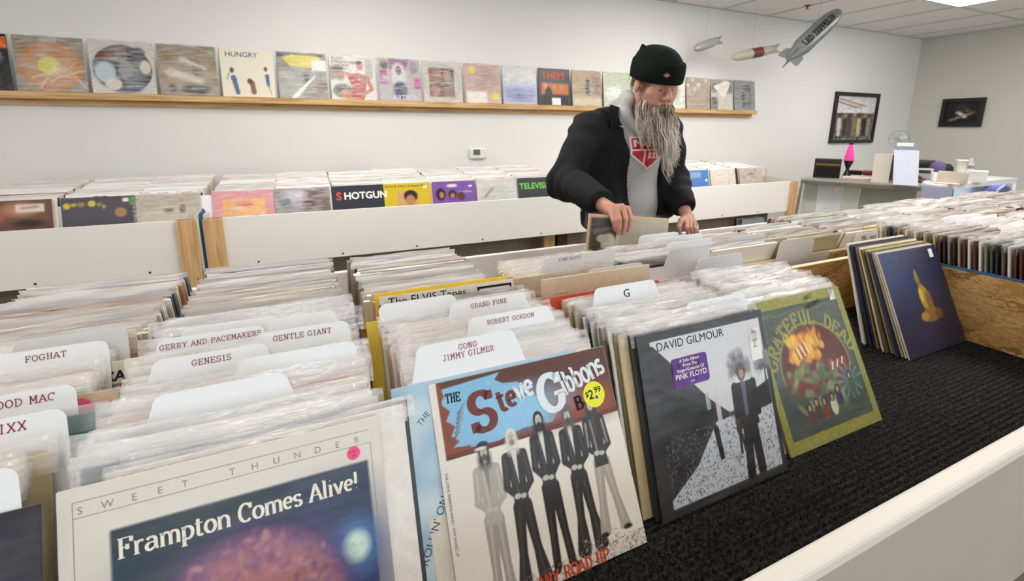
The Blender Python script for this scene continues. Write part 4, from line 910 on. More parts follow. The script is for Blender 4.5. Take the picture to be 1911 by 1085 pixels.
p = Pic(n, '#cfc9c2'); p.ell(.5, .47, .47, .46, '#1d2630').ell(.5, .47, .45, .44, '#3c4652', .02).ell(.5, .75, .09, .14, '#b98c6c').ell(.5, .80, .13, .13, '#4a3a38', .05, .7).ell(.25, .72, .13, .08, '#7a3438', .03).ell(.22, .4, .16, .2, '#b9cdd6', .04).ell(.33, .18, .13, .12, '#dcd6c6', .03).ell(.86, .52, .09, .13, '#dccfc0', .02).ell(.55, .45, .12, .18, '#8f8f98', .04).ell(.66, .2, .17, .17, '#4f556c', .05).ell(.78, .78, .1, .12, '#342c3c', .05); WC.append(('round picture disc with a reclining figure in a clear square sleeve', p, '#d6d1ca'))
p = Pic(n, '#8c7c5e'); p.rect(0, 1, 0, .6, '#a49478', .3).ell(.62, .12, .25, .1, '#3f4a48', .05).ell(.2, .13, .07, .08, '#2c3438', .04).ell(.66, .5, .09, .12, '#6a5040', .05).cap(.2, .45, .7, .3, .08, .05, '#e8e2d8', .08, .8).cap(.4, .72, .8, .55, .04, .02, '#efe8da', .05, .7).rect(.88, .94, .84, .9, '#66c03c'); WC.append(('brown record cover with strong painted plastic reflections on the wall ledge', p, '#9a8a6c'))  # pale streaks put the sleeve's glare into the cover colours
p = Pic(n, '#e9e4d2'); p.cap(.22, .4, .28, .08, .05, .04, '#5b7396', .01).ell(.2, .55, .04, .06, '#6a5a50').cap(.14, .48, .1, .36, .015, .012, '#c8a48a').cap(.56, .3, .58, .1, .05, .05, '#8d6a58', .02).ell(.52, .33, .05, .06, '#6a4a3c').cap(.86, .45, .87, .25, .045, .03, '#5674a6', .01).ell(.84, .6, .035, .05, '#6a5850').cap(.87, .25, .92, .06, .012, .01, '#c09a80'); WC.append(('cream record cover with dancing figures in blue on the wall ledge', p, '#ece7d8'))
p = Pic(n, '#8d8d86'); p.rect(0, .98, .88, .98, '#3a3a34').poly([(.1, .88), (.3, .95), (.85, .93), (.95, .8), (.7, .68), (.25, .7)], '#e2d230').rect(.7, 1, .62, .85, '#eceae6').rect(.75, 1, 0, .4, '#8a6f68').ell(.55, .42, .12, .15, '#55504e', .05).rect(0, .5, 0, .6, '#a9aaa6', .1).cap(.3, .02, .75, .5, .05, .015, '#f4f2ee', .02); WC.append(('grey record cover with a bright yellow patch on the wall ledge', p, '#aaa'))
p = Pic(n, '#dedcd8'); p.rect(.0, .3, .45, .75, '#6a6663', .05).ell(.25, .2, .22, .16, '#55605c', .04).cap(.3, .12, .5, .1, .1, .1, '#c07a48', .03).poly([(.36, .55), (.6, .62), (.82, .55), (.78, .3), (.72, 0), (.42, 0), (.46, .3)], '#b5403a').ell(.66, .78, .075, .10, '#c08062').ell(.65, .85, .075, .05, '#4a3026').cap(.4, .58, .1, .56, .05, .04, '#c08262').cap(.82, .5, .9, .25, .05, .045, '#bb7a5a').cap(.9, .25, .68, .1, .045, .035, '#c08262').rect(.78, .95, .5, .95, '#9a9894', .02, .6); WC.append(('white record cover with a muscular person in red on the wall ledge', p, '#e2e0dc'))
p = Pic(n, '#b9b2b4'); p.poly([(.25, 1), (.75, 1), (.6, .6), (.3, .55)], '#9a4a94').rect(.03, .2, .4, .72, '#b43a98', .04).rect(.1, .25, .48, .6, '#c8c0c4', .03).ell(.48, .62, .18, .28, '#d8d4d8', .05).ell(.48, .72, .07, .11, '#6a5a60').ell(.5, .25, .17, .22, '#2c3a6a', .05).rect(.85, 1, .3, .55, '#c8409c', .05).ell(.15, .85, .1, .1, '#54604c', .04).ell(.85, .8, .1, .15, '#8f878c', .04); WC.append(('magenta and silver record cover with a blonde figure on the wall ledge', p, '#c0b8bc'))
p = Pic(n, '#cfcac2'); p.ell(.48, .46, .47, .47, '#8f8f84').ell(.48, .46, .455, .455, '#cbc7bd').rect(.15, .80, .5, .84, '#4a3a34').rect(.15, .47, .52, .82, '#9a6a50', .02).ell(.62, .66, .1, .14, '#b98a78', .03).rect(.15, .80, .12, .48, '#7a5a48').ell(.3, .28, .12, .14, '#a9796a', .04).ell(.62, .28, .14, .15, '#8a5c4a', .04); WC.append(('clear disc with four small portraits in a square sleeve', p, '#d2cdc6'))
p = Pic(n, '#c8a79e'); p.noise(.06, 2).ell(.6, .6, .3, .3, '#a98a80', .2, .8).ell(.22, .85, .09, .1, '#e6d53a').rect(.05, .6, 0, .3, '#efe9e2', .05).ell(.85, .18, .14, .1, '#ddd03e', .03); WC.append(('pinkish record cover with yellow stickers on the wall ledge', p, '#d0b0a8'))
p = Pic(n, '#c8cfe0'); p.rect(0, 1, 0, .5, '#7a8cc0', .3).rect(0, 1, .6, 1, '#dcdad6', .3).noise(.06, 3).ell(.5, .2, .2, .1, '#5a62a8', .1); WC.append(('washed pale blue record cover on the wall ledge', p, '#ccd2e0'))
p = Pic(n, '#3a3a40'); p.rect(.08, .95, .3, .6, '#c0703a', .05).ell(.3, .3, .12, .2, '#2a2622', .03).ell(.2, .52, .06, .08, '#c89a78').ell(.5, .5, .06, .08, '#b98a68').ell(.72, .5, .06, .08, '#b98a68').rect(.1, .9, 0, .25, '#25262c', .05).rect(.4, .68, 0, .2, '#ecebe8'); WC.append(('dark record cover with an orange group portrait on the wall ledge', p, '#333'))
p = Pic(n, '#a98f68'); p.cap(.52, .75, .52, .35, .06, .08, '#33302c', .02).rect(.66, .95, .77, .85, '#5a4a3a', .03, .8).rect(.7, .9, .66, .74, '#6a5844', .03, .7).rect(.64, .95, .55, .63, '#5a4a3a', .03, .8).rect(.74, .87, .44, .52, '#6a5844', .03, .7).rect(.7, .92, .34, .41, '#5a4a3a', .03, .8).rect(0, 1, 0, .25, '#d8cbb4', .15, .8).ell(.28, .76, .03, .05, '#e08a3a'); WC.append(('tan record cover with a dark slim figure on the wall ledge', p, '#a98f68'))
p = Pic(n, '#c3ccb6'); p.noise(.06, 3).rect(.9, 1, .8, 1, '#5fc83c').ell(.4, .4, .3, .2, '#e9ebe4', .1); WC.append(('pale green record cover half hidden behind the grey hood', p, '#c3ccb6'))
p = Pic(n, '#d6d3cc'); p.noise(.05, 3); WC.append(('record cover on the ledge hidden behind the black beanie', p, '#d6d3cc'))
p = Pic(n, '#dfe0dc'); p.noise(.08, 2).ell(.6, .5, .2, .3, '#b9bfae', .1); WC.append(('white record cover just right of the black beanie', p, '#e0e0dc'))
p = Pic(n, '#a38c70'); p.noise(.06, 2)
for k in range(6): p.ell(random.random(), .6+.35*random.random(), .05, .05, '#efe8dc', .06, .8)
WC.append(('plain brown record cover third from the right end of the ledge', p, '#a38c70'))
p = Pic(n, '#cfc8bc'); p.rect(0, 1, .55, 1, '#6a6152', .1).poly([(.1, .75), (.6, .35), (.9, .9), (.7, .98)], '#efe9dc').rect(0, .3, 0, .4, '#4a3c4a', .05).noise(.05, 2); WC.append(('brown and white record cover second from the right end of the ledge', p, '#cfc8bc'))
p = Pic(n, '#7c8088'); p.rect(.35, .8, .1, .85, '#3c4048', .06).ell(.58, .5, .12, .2, '#6a6e74', .05).noise(.05, 2); WC.append(('blue-grey record cover at the right end of the ledge', p, '#7c8088'))
WT = {4: [('HONEY', .042, .07, .262, 'K', 'slate')], 6: [('GREEN\nTEXTILE\'S\nFIRST', 0, 0, 0, 0, 0)], 7: [], 11: []}
slate = simple('slate_ink', '#4d6277', .5); org = simple('orange_ink', '#d8502c', .5); lav = simple('lilac_ink', '#d9d4ee', .5)
TXT = {4: ([('HUNGRY', .046, .03, .262, 0, 'LEFT')], slate), 6: ([('Arnold', .03, .012, .286, 0, 'LEFT'), ("Schwarzenegger's", .028, .012, .262, 0, 'LEFT'), ('Total Body', .028, .012, .238, 0, 'LEFT'), ('Workout', .028, .012, .214, 0, 'LEFT')], M['black_ink']),
       7: ([('ARTPOP', .05, .10, .012, 0, 'LEFT')], lav), 11: ([('THEM', .085, .03, .225, 0, 'LEFT')], org)}
for i, (lab, pic, c) in enumerate(WC):
    x = -1.42+.339*(i-1); y = WY-.052
    o = far_cover(x+.004, y, SZ+.001, R(8), pic, lab, None, c, i, clear=i not in (0, 4, 11))
    if i in TXT: link('title_lettering', sans_mesh('title_lettering', TXT[i][0], TXT[i][1], -.0009, .008), o)
# ================================================================== COVERS IN THE WALL RACKS
RC = []
p = Pic(n, '#5a3f34'); p.rect(0, 1, .6, 1, '#6f4c3c', .2).ell(.6, .85, .2, .1, '#b58468', .1).ell(.2, .75, .2, .1, '#a86a4a', .08).ell(.7, .62, .2, .06, '#2a2220', .05).rect(.55, .9, .80, .93, '#d8d0c0', .02).cap(.63, .87, .82, .885, .02, .02, '#a8604a', .03, .7); RC.append((-1.48, 'brown record cover in the left rack with a pale paper label', p, '#d9c9a0', None, None))
p = Pic(n, '#45424a'); p.rect(0, 1, .5, 1, '#504c58', .3).ell(.07, .86, .045, .05, '#cdbb3c').ell(.16, .88, .04, .025, '#bfae3c').ell(.26, .88, .05, .04, '#8f8640').ell(.40, .89, .05, .05, '#cdbb3c').ell(.5, .87, .03, .03, '#9a9040').ell(.56, .83, .02, .03, '#bfae3c').ell(.78, .72, .08, .08, '#a8805c', .03).rect(.82, .90, .9, .96, '#e8e6e0').rect(.91, .97, .84, .97, '#4f9a3c'); RC.append((-1.13, 'charcoal record cover with yellow script and green sticker', p, '#555', None, None))
p = Pic(n, '#c0b7a4'); p.rect(0, 1, .75, 1, '#b0a690', .1).noise(.07, 1).ell(.72, .72, .05, .08, '#7a5a40', .03).ell(.5, .70, .08, .04, '#6a5a48', .04); RC.append((-.83, 'faded beige record cover beside the pine post of the left rack', p, '#c0b7a4', None, None))
p = Pic(n, '#d88a90'); p.rect(.15, .85, .5, .84, '#e8ae5c', .04).noise(.06, 1).ell(.5, .75, .15, .05, '#c86a4a', .03); RC.append((-.455, 'pink and orange record cover, first in the long rack', p, '#d88a90', None, None))
p = Pic(n, '#8a8088'); p.rect(.5, 1, .4, .95, '#5a3a34', .1).ell(.35, .85, .2, .12, '#b9b4c4', .1).ell(.2, .7, .1, .1, '#6a7484', .05).noise(.10, 2); RC.append((-.135, 'grey and dark red record cover, second in the long rack', p, '#c9a0a0', None, None))
p = Pic(n, '#2a2f3c'); RC.append((.195, 'dark blue record cover with bold white title in the long rack', p, '#2a2f3c', [('HOTGUN', .062, .068, .228, 0, 'LEFT')], ink_white))
p = Pic(n, '#cdb42c'); p.rect(.28, .72, .3, .84, '#c9a068').ell(.56, .72, .15, .13, '#2f2420', .02).ell(.55, .62, .1, .12, '#b8805a', .03).rect(.84, .92, .88, .94, '#eceadf'); RC.append((.515, 'mustard yellow record cover with a dark-haired profile', p, '#c9b02c', [("Sonny & Cher's Greatest Hits", .0225, .010, .290, 0, 'LEFT')], M['black_ink']))
p = Pic(n, '#7a56a4'); p.ell(.45, .9, .12, .035, '#e2d8d4').rect(.84, .92, .86, .9, '#e8e4e4').rect(.6, .9, .74, .77, '#cfc0e0', .02, .7).ell(.18, .72, .11, .14, '#3a2426', .02).ell(.2, .7, .05, .07, '#b07a64').ell(.45, .70, .10, .11, '#4a2c28', .02).ell(.45, .67, .05, .06, '#b07a64').ell(.65, .66, .09, .1, '#5a3c34', .03); RC.append((.845, 'purple record cover with three faces in the long rack', p, '#7a56a4', None, None))
p = Pic(n, '#c9c0c0'); p.rect(.1, .9, .5, .8, '#b8bab8', .03).cap(.2, .6, .4, .8, .03, .03, '#8a6a64', .02).noise(.06, 1); RC.append((1.17, 'pale worn record cover in the long rack left of the man', p, '#8a8078', None, None))
p = Pic(n, '#2e3236'); RC.append((1.50, 'dark record cover with green block title beside the black jacket', p, '#2e3236', [('TELEVISION', .062, .012, .232, 0, 'LEFT')], simple('green_ink', '#6bbf4a', .5)))
p = Pic(n, '#e0dfdc'); p.rect(.1, .9, .5, .85, '#3c4148', .1); RC.append((2.78, 'black and white record cover just right of the black jacket', p, '#444', None, None))
p = Pic(n, '#4f78b8'); p.rect(.05, .7, .78, .95, '#86a0c0', .05).ell(.9, .7, .04, .04, '#e8e6e0'); RC.append((3.12, 'blue record cover in the long rack right of the man', p, '#e8e6e0', None, None))
p = Pic(n, '#d2c4b4'); p.noise(.08, 2); RC.append((3.46, 'beige patterned record cover in the long rack right of the man', p, '#c9a060', None, None))
p = Pic(n, '#b39c8c'); p.noise(.10, 2).ell(.5, .8, .15, .06, '#6a6470', .03); RC.append((3.83, 'brown faded record cover near the right end of the long rack', p, '#a8804c', None, None))
for i, (x, lab, pic, c, tx, ink) in enumerate(RC):
    o = far_cover(x, 3.10, .722, R(14), pic, lab, None, c, i, clear=i in (2, 3, 4, 8, 10, 12, 13))
    if tx and tx[0][0] == 'HOTGUN': link('red_letter', sans_mesh('red_letter', [('S', .068, .022, .226, 0, 'LEFT')], org, -.0009, .03), o)
    if tx: link('title_lettering', sans_mesh('title_lettering', tx, ink, -.0009, .03 if tx[0][0] in ('HOTGUN', 'TELEVISION') else .006), o)
    stack(x+.01, 3.115, 3.60, 34, R(14), 'packed records in the wall rack behind the %s' % lab.split(' in the')[0].split(',')[0].replace(' record cover', ' cover')[:60], z=.722, jx=.006, slope=.05)
mb = MB(); 
for i, (px0, px1, py, lab) in enumerate([(5, 62, 377, 'leftmost'), (162, 214, 363, 'second from left'), (278, 330, 357, 'third from left'), (333, 366, 355, 'just right of the third'), (408, 490, 356, 'above the pink and orange cover'), (528, 600, 350, 'left of the dark blue cover'), (640, 700, 348, 'above the dark blue cover'), (905, 950, 337, 'above the pale worn cover'), (962, 1010, 332, 'above the green title'), (1318, 1350, 318, 'above the blue cover')]):
    c = on_y((px0+px1)/2, py, 3.19); lean = R(12); zt = c.z; xa, xb = on_y(px0, py, 3.19).x, on_y(px1, py, 3.19).x
    o = link('divider_card', card_mesh(.305, (zt-.722)/math.cos(lean)-.035, .05, .05+xb-xa, .035), None, (xa-.05, 3.19-(zt-.722)*math.tan(lean), .723), (-lean, 0, 0))
    tag(o, 'white divider card in the wall racks, %s' % lab, 'divider card')
    zz = (zt-.722)/math.cos(lean)-.012; xm = .05+(xb-xa)/2; mb = MB()
    for a, b in ((-.03, -.006), (0, .026)): mb.poly([(xm+a, -.0007, zz-.002), (xm+b, -.0007, zz-.002), (xm+b, -.0007, zz+.002), (xm+a, -.0007, zz+.002)])
    mb.obj('red_marks', M['card_print'], o)
# lower shelf under the long rack
for k in range(14):
    tag(record(3.95+random.uniform(0, .01), 3.14+.03*k, R(6), None, None, z=.21), 'record on the low shelf below the long rack, %s from the front' % ordinal(k+1), 'record', 'records on the low shelf')
# ================================================================== COUNTERS AND WHAT STANDS ON THEM
CZ = .914
glass = plastic('case_glass', .04, .03, '#cfd8d6', .0, .0)
A = on_z(1495, 333, CZ); B = on_z(1720, 347, CZ); C2 = on_z(1757, 346, CZ); D2 = on_z(1900, 332, CZ)
def case(name, label, a, b, dback, trim, panels, topm, front_out=.16, lit=False, shz=.64):
    e = empty(name, (a.x, a.y, 0), label=label, cat='display case'); d = (b-a); ln = d.length; ang = math.atan2(d.y, d.x); e.rotation_euler = (0, 0, ang)
    # local: x along the front, +y into the case, front leans out towards -y at the bottom
    def o(mb, n, m, bev=0): return mb.obj(n, m, e, bevel=bev)
    zb = .42; t = .022
    o(MB().box(0, ln, 0, dback, CZ-.02, CZ), 'top', topm, .003)
    o(MB().box(0, ln, -front_out, dback, 0, zb), 'base', M['grey_panel'])
    mb = MB(); mb.quadbox((0, 0, CZ-.05), (ln, 0, 0), (0, t, 0), (0, 0, .03)); o(mb, 'top_rail', trim)
    for x in (0, ln-t): mb = MB(); mb.quadbox((x, -front_out, zb), (t, 0, 0), (0, t, 0), (0, front_out, CZ-.05-zb)); o(mb, 'corner_trim', trim)
    mb = MB(); mb.quadbox((t, -front_out+.006, zb), (ln-2*t, 0, 0), (0, .005, 0), (0, front_out, CZ-.05-zb)); o(mb, 'front_glass', glass)
    mb = MB(); mb.prism([(.004, -front_out, zb), (.004, dback, zb), (.004, dback, CZ-.021), (.004, .02, CZ-.021)], (.005, 0, 0)); o(mb, 'end_glass', glass)
    o(MB().box(t, ln-t, -front_out+.04, dback-.03, shz, shz+.008), 'glass_shelf', glass)
    for f0, f1, c in panels: o(MB().box(ln*f0+.002, ln*f1-.002, dback-.02, dback, zb, CZ-.021), 'rear_panel', simple('case_panel', c, .6))
    if lit: o(MB().box(.06, ln-.06, .03, .055, CZ-.045, CZ-.024), 'tube_light', emis('case_tube', '#e8f4ff', 6.0))
    return e, ln
tr1 = simple('bronze_trim', '#77736a', .35, metal=.4); tr2 = simple('white_trim', '#eef3f6', .3)
case('display_case', 'old glass-fronted counter with a slanted front and bronze trim below the pink lamp', A, B, .24, tr1, [(0, .14, '#b9bcae'), (.14, .37, '#dfe3e6'), (.37, .52, '#cfd0c8'), (.52, 1, '#8f8d70')], simple('counter_top', '#9a988c', .35), .13)
case('display_case', 'white-trimmed glass counter on the right holding a purple cloth', C2, D2, .26, tr2, [(0, 1, '#c6d6dd')], tr2, .02, True, .735)
q = (B+C2)/2; 
mb = MB(); mb.box(-.12, .12, -.008, 0, .62, CZ-.004); o = mb.obj('hanging_sheet', simple('lilac_card', '#9a9cb6', .6)); o.location = (q.x-.02, q.y-.05, 0); o.rotation_euler = (0, 0, R(-35)); tag(o, 'lilac-grey sheet covering the corner between the two counters', 'sheet')
CAMAZ = lambda p: math.atan2(p.x, p.y)        # direction from the camera
def spot(px, py, z=CZ):
    p = on_z(px, py, z); return p, (p-Vector((0, 0, H))).dot(_fw)/FPX, -CAMAZ(p)
def item(name, px, py, label, cat, z=CZ, push=0):
    p, s_, a = spot(px, py, z); d = Vector((p.x, p.y, 0)).normalized()*push
    return empty(name, (p.x+d.x, p.y+d.y, z+.0005), (0, 0, a), label, cat), s_
# radio / speaker
e, s_ = item('tabletop_speaker', 1541, 333, 'black tabletop radio with a gold band left of the pink lamp', 'radio', push=.05)
w_ = 42*s_; h_ = 35*s_; MB().box(-w_/2, w_/2, 0, .12, 0, h_).obj('cabinet', simple('black_tolex', '#151310', .6), e, bevel=.006)
MB().box(-w_/2+.01, w_/2-.01, -.004, 0, .012, h_*.6).obj('grille', simple('black_grille', '#0d0c0b', .9, bump=.5, bscale=400), e)
MB().box(-w_/2+.008, w_/2-.008, -.005, 0, h_*.66, h_*.76).obj('gold_band', simple('gold_strip', '#8a6a30', .35, metal=.6), e)
MB().box(-w_/2+.01, w_/2-.01, -.004, 0, h_*.80, h_*.95).obj('control_panel', simple('black_panel', '#1b1a18', .4), e)
# lava lamp
e, s_ = item('lava_lamp', 1579, 332, 'pink lava lamp with black base and cap on the counter', 'lamp', push=.05); k = 66*s_
def prof(*a): return [(r*s_, z*k) for r, z in a]
mb = MB(); mb.lathe(prof((7.5, 0), (7, .02), (3, .20), (2.6, .24), (8, .46), (8, .47))); mb.obj('base', simple('black_lamp', '#121214', .3), e, True)
mb = MB(); mb.lathe(prof((7.6, .471), (8.2, .50), (3.2, .92), (3, .93)), seg=24); mb.obj('glass_bottle', emis('pink_liquid', '#f0409a', .35), e, True)
mb = MB(); mb.lathe(prof((3.6, .92), (2.7, 1.0), (2.6, 1.003))); mb.obj('cap', simple('black_lamp_cap', '#121214', .3), e, True)
# papers and device
e, s_ = item('paper_stack', 1602, 338, 'loose stack of papers on the counter right of the lamp', 'papers', push=.05)
for k in range(5): o = MB().box(-.13, .13, 0, .2, 0, .004).obj('sheet', simple('paper%d' % k, ['#e8e6e4', '#e4dfdc', '#b5584a', '#ddd8d4', '#cfcac6'][k], .7), e); o.location = (.01*random.uniform(-1, 1), .02*random.random(), .0045*k); o.rotation_euler = (0, 0, random.uniform(-.15, .15))
p, s_, a = spot(1609, 327, CZ+.026)
e = empty('tape_dispenser', (p.x, p.y, CZ+.0235), (0, 0, a), 'black and red handheld gadget lying on the stack of papers', 'gadget')
MB().box(-.115, 0, 0, .06, 0, .045).obj('body', M['black_ink'], e, bevel=.012); MB().box(.001, .115, .002, .055, 0, .05).obj('red_part', simple('dark_red_plastic', '#7a2430', .35), e, bevel=.012)
# tall beige box and dark box
e, s_ = item('tall_box', 1641, 341, 'tall plain beige box standing on the counter', 'box', push=.02)
MB().box(-13*s_, 13*s_, 0, .12, 0, 52*s_).obj('carton', simple('beige_carton', '#d6cdc2', .7), e); MB().box(-13*s_-.0005, 13*s_+.0005, .02, .1, 52*s_, 52*s_+.002).obj('lid_flap', simple('beige_flap', '#cbc1b5', .7), e)
e, s_ = item('dark_box', 1664, 341, 'dark brown box between the beige box and the notice', 'box', push=.06)
MB().box(-9*s_, 9*s_, 0, .10, 0, 50*s_).obj('carton', simple('brown_carton', '#4a3c34', .6), e); MB().box(-9*s_, 9*s_, -.001, 0, 40*s_, 44*s_).obj('tape', simple('carton_tape', '#6a5848', .4), e)
# notice on a stand
e, s_ = item('notice_stand', 1688, 346, 'tilted acrylic stand with a pale blue printed notice', 'sign', push=0)
mb = MB(); mb.quadbox((-17*s_, -.002, 0), (36*s_, 0, 0), (0, .004, 0), (-7*s_, .05, 64*s_)); mb.obj('notice_sheet', simple('pale_blue_sheet', '#d9dff2', .4, noise=.08, scale=25), e)
mb = MB(); mb.quadbox((-24.5*s_, .047, 64.5*s_), (32*s_, 0, 0), (0, .004, 0), (-1*s_, .01, 15*s_)); mb.obj('header_card', simple('slate_card', '#8b98ad', .5), e)
mb = MB(); mb.quadbox((-21*s_, .0455, 71*s_), (24*s_, 0, 0), (0, .001, 0), (-.5*s_, .005, 6.5*s_)); mb.obj('header_label', M['white'], e)
mb = MB(); mb.tube([(0, .052, 60*s_), (0, .12, 0)], .004); mb.obj('rear_strut', M['screw'], e)
# wire fan
e, s_ = item('wire_fan', 1664, 341, 'round wire desk fan behind the notice', 'fan', push=.0); rr = 15*s_; zc = 80*s_
mb = MB(); mb.tube([(rr*math.cos(a*PI/12), 0, zc+rr*math.sin(a*PI/12)) for a in range(24)], .003, closed=True); mb.tube([(rr*.5*math.cos(a*PI/8), -.01, zc+rr*.5*math.sin(a*PI/8)) for a in range(16)], .0015, closed=True)
for a in range(8): mb.tube([(0, -.012, zc), (rr*math.cos(a*PI/4), 0, zc+rr*math.sin(a*PI/4))], .0015)
mb.obj('cage', simple('fan_wire', '#8e9296', .4, metal=.5), e)
for a in range(3): mb = MB(); mb.quadbox((0, .01, zc), (rr*.7*math.cos(a*2.094), 0, rr*.7*math.sin(a*2.094)), (0, .004, 0), (-.03*math.sin(a*2.094), .01, .03*math.cos(a*2.094))); mb.obj('blade', simple('fan_blade', '#b9c2b4', .4), e)
mb = MB(); mb.tube([(0, .02, zc), (0, .02, .01)], .008); mb.obj('stem', simple('fan_stem', '#7a7e82', .4), e); mb = MB(); mb.lathe([(.07, 0), (.06, .015), (.01, .02)], (0, .02, 0)); mb.obj('base', simple('fan_base', '#6a6e72', .4), e)
# clutter
e, s_ = item('orange_wrapper', 1698, 343, 'small crumpled orange wrapper at the foot of the notice', 'wrapper')
mb = MB(); mb.lathe([(.035, 0), (.04, .015), (.02, .04), (.005, .05)], seg=7); mb.obj('crumple', simple('orange_paper', '#d98a2c', .5), e); mb = MB(); mb.lathe([(.012, .05), (.018, .058), (.004, .062)], seg=6); mb.obj('twisted_end', simple('brown_paper', '#6a4a38', .6), e)
e, s_ = item('trinket_bowl', 1712, 341, 'brown bowl of small trinkets on the counter corner', 'bowl')
mb = MB(); mb.lathe([(.03, 0), (.06, .04), (.056, .04), (.028, .006)], seg=18); mb.obj('bowl', simple('brown_bowl', '#5a4238', .4), e, True)
for k in range(5): mb = MB(); mb.lathe([(.004, 0), (.016, .01), (.016, .02), (.004, .03)], (.025*math.cos(k*1.3), .025*math.sin(k*1.3), .025+.004*k), 8); mb.obj('trinket', simple('trinket%d' % k, ['#8a5a48', '#b5a08c', '#3c3030', '#c9b8a4', '#6a4438'][k], .4), e)
e, s_ = item('paper_cup', 1744, 340, 'small white paper cup at the counter corner', 'cup')
mb = MB(); mb.lathe([(.028, 0), (.036, .09), (.034, .09), (.026, .004)], cap=False); mb.obj('cup', M['white'], e, True); mb = MB(); mb.lathe([(.026, .004), (.001, .0045)], cap=False); mb.obj('cup_bottom', M['white'], e)
e, s_ = item('grey_device', 1723, 336, 'light grey boxy card terminal behind the trinkets', 'terminal', push=.06)
MB().box(-.065, .065, 0, .10, 0, .105).obj('housing', simple('grey_plastic', '#bdb9b2', .5), e, bevel=.008); MB().box(-.045, .045, -.002, 0, .06, .09).obj('screen', simple('dark_screen', '#3a3d40', .2), e)
e, s_ = item('small_printer', 1713, 333, 'black low printer at the back of the counter', 'printer', push=.12)
MB().box(-.12, .12, 0, .16, 0, .175).obj('housing', simple('black_printer', '#26261f', .4), e, bevel=.02); MB().box(-.09, .09, -.002, 0, .11, .13).obj('paper_slot', simple('slot', '#08080a', .5), e)
e, s_ = item('purple_bag', 1746, 336, 'slumped purple and black bag at the back of the counter corner', 'bag', push=.12)
mb = MB(); mb.lathe([(.05, 0), (.075, .05), (.07, .12), (.045, .165), (.01, .175)], seg=14); mb.obj('purple_side', simple('purple_cloth', '#5a4a7a', .8), e, True)
mb = MB(); mb.lathe([(.04, 0), (.055, .06), (.05, .12), (.02, .155)], (.065, .01, 0), seg=12); mb.obj('black_side', simple('black_cloth', '#1c1c22', .8), e, True)
e, s_ = item('cardboard_box', 1776, 343, 'low tan cardboard box on the white-trimmed counter', 'box', push=.03)
MB().box(-22*s_, 21*s_, 0, .17, 0, 20*s_).obj('carton', simple('tan_carton', '#c9bbad', .8), e); MB().box(-22*s_, 21*s_, .09, .11, 20*s_, 20*s_+.001).obj('tape', simple('tan_tape', '#b8a58e', .4), e); bz = CZ+20*s_+.0025; bxo = e.matrix_basis.copy(); bxs = s_
e, s_ = item('white_box', 1815, 341, 'low white box right of the tan cardboard box', 'box', push=.03)
MB().box(-18*s_, 18*s_, 0, .17, 0, 18*s_).obj('carton', M['white'], e, bevel=.002); MB().box(-18*s_-.002, 18*s_+.002, -.002, .172, 18*s_+.0005, 21*s_).obj('lid', tr2, e, bevel=.002); wz = CZ+21*s_+.001; wxo = e.matrix_basis.copy(); wxs = s_
e, s_ = item('orange_folder', 1768, 345, 'bright orange folder sticking out under the cardboard box', 'folder', push=.01)
MB().box(-.09, .08, 0, .09, 0, .006).obj('cover', simple('orange_card', '#e08a3c', .5), e); MB().box(-.085, .075, .002, .088, .0062, .009).obj('pages', M['white'], e)
e = empty('paper_tub', (0, 0, 0), (0, 0, 0), 'white paper tub with a rim standing on the cardboard box', 'cup'); p = on_z(1785, 326, bz); s_ = (p-Vector((0, 0, H))).dot(_fw)/FPX; q = bxo @ Vector((9*bxs, .085, 0)); e.location = (q.x, q.y, bz)
mb = MB(); mb.lathe([(7.5*s_, 0), (8.8*s_, 21*s_), (10*s_, 21.5*s_), (10*s_, 24*s_), (8.6*s_, 24*s_), (7*s_, .5*s_)], seg=22, cap=False); mb.obj('tub', M['white'], e, True); mb = MB(); mb.lathe([(7.5*s_, .001), (.001, .0015)], seg=22, cap=False); mb.obj('tub_bottom', M['white'], e)
e = empty('plastic_bottle', (0, 0, 0), (0, 0, 0), 'clear plastic drink bottle with a dark label right of the white tub', 'bottle'); q = wxo @ Vector((-8*wxs, .09, 0)); e.location = (q.x, q.y, wz)
mb = MB(); mb.lathe([(6.5*s_, 0), (7*s_, 2*s_), (7*s_, 13*s_), (3*s_, 19*s_), (2.6*s_, 21*s_)], seg=18); mb.obj('bottle_body', plastic('clear_bottle', .35, .1, '#e0e0e4', 0, 0), e, True)
mb = MB(); mb.lathe([(7.1*s_, 4*s_), (7.1*s_, 9*s_)], seg=18, cap=False); mb.obj('label_band', simple('plum_label', '#8a7078', .5), e, True); mb = MB(); mb.lathe([(2.9*s_, 21*s_), (2.9*s_, 23.5*s_)], seg=14); mb.obj('bottle_cap', M['white'], e, True)
# inside the right-hand case
p = on_y(1858, 366, C2.y+.12); e = empty('purple_cloth', (p.x, C2.y+.13, .744), (0, 0, R(4)), 'folded purple cloth bag lying in the white-trimmed glass counter', 'cloth')
mb = MB(); mb.lathe([(.20, 0), (.21, .03), (.16, .09), (.08, .14), (.02, .15)], seg=16); o = mb.obj('folded_body', simple('violet_cloth', '#5d5790', .85, bump=.6, bscale=12), e, True); o.scale = (1, .45, 1)
mb = MB(); mb.tube([(-.19, -.06, .05), (-.05, -.075, .10), (.1, -.07, .07), (.2, -.05, .04)], .012, 8); mb.obj('pale_strap', simple('pale_strap', '#a9a9d0', .7), e, True)
p = on_y(1768, 366, C2.y+.06); e = empty('dark_case_item', (p.x, C2.y+.06, .744), (0, 0, R(-10)), 'dark blue boxed item at the left inside the white-trimmed counter', 'boxed item')
MB().box(-.07, .07, 0, .03, 0, .14).obj('box', simple('navy_box', '#2a3848', .4), e); MB().box(-.05, .05, -.001, 0, .02, .05).obj('box_label', M['white'], e)
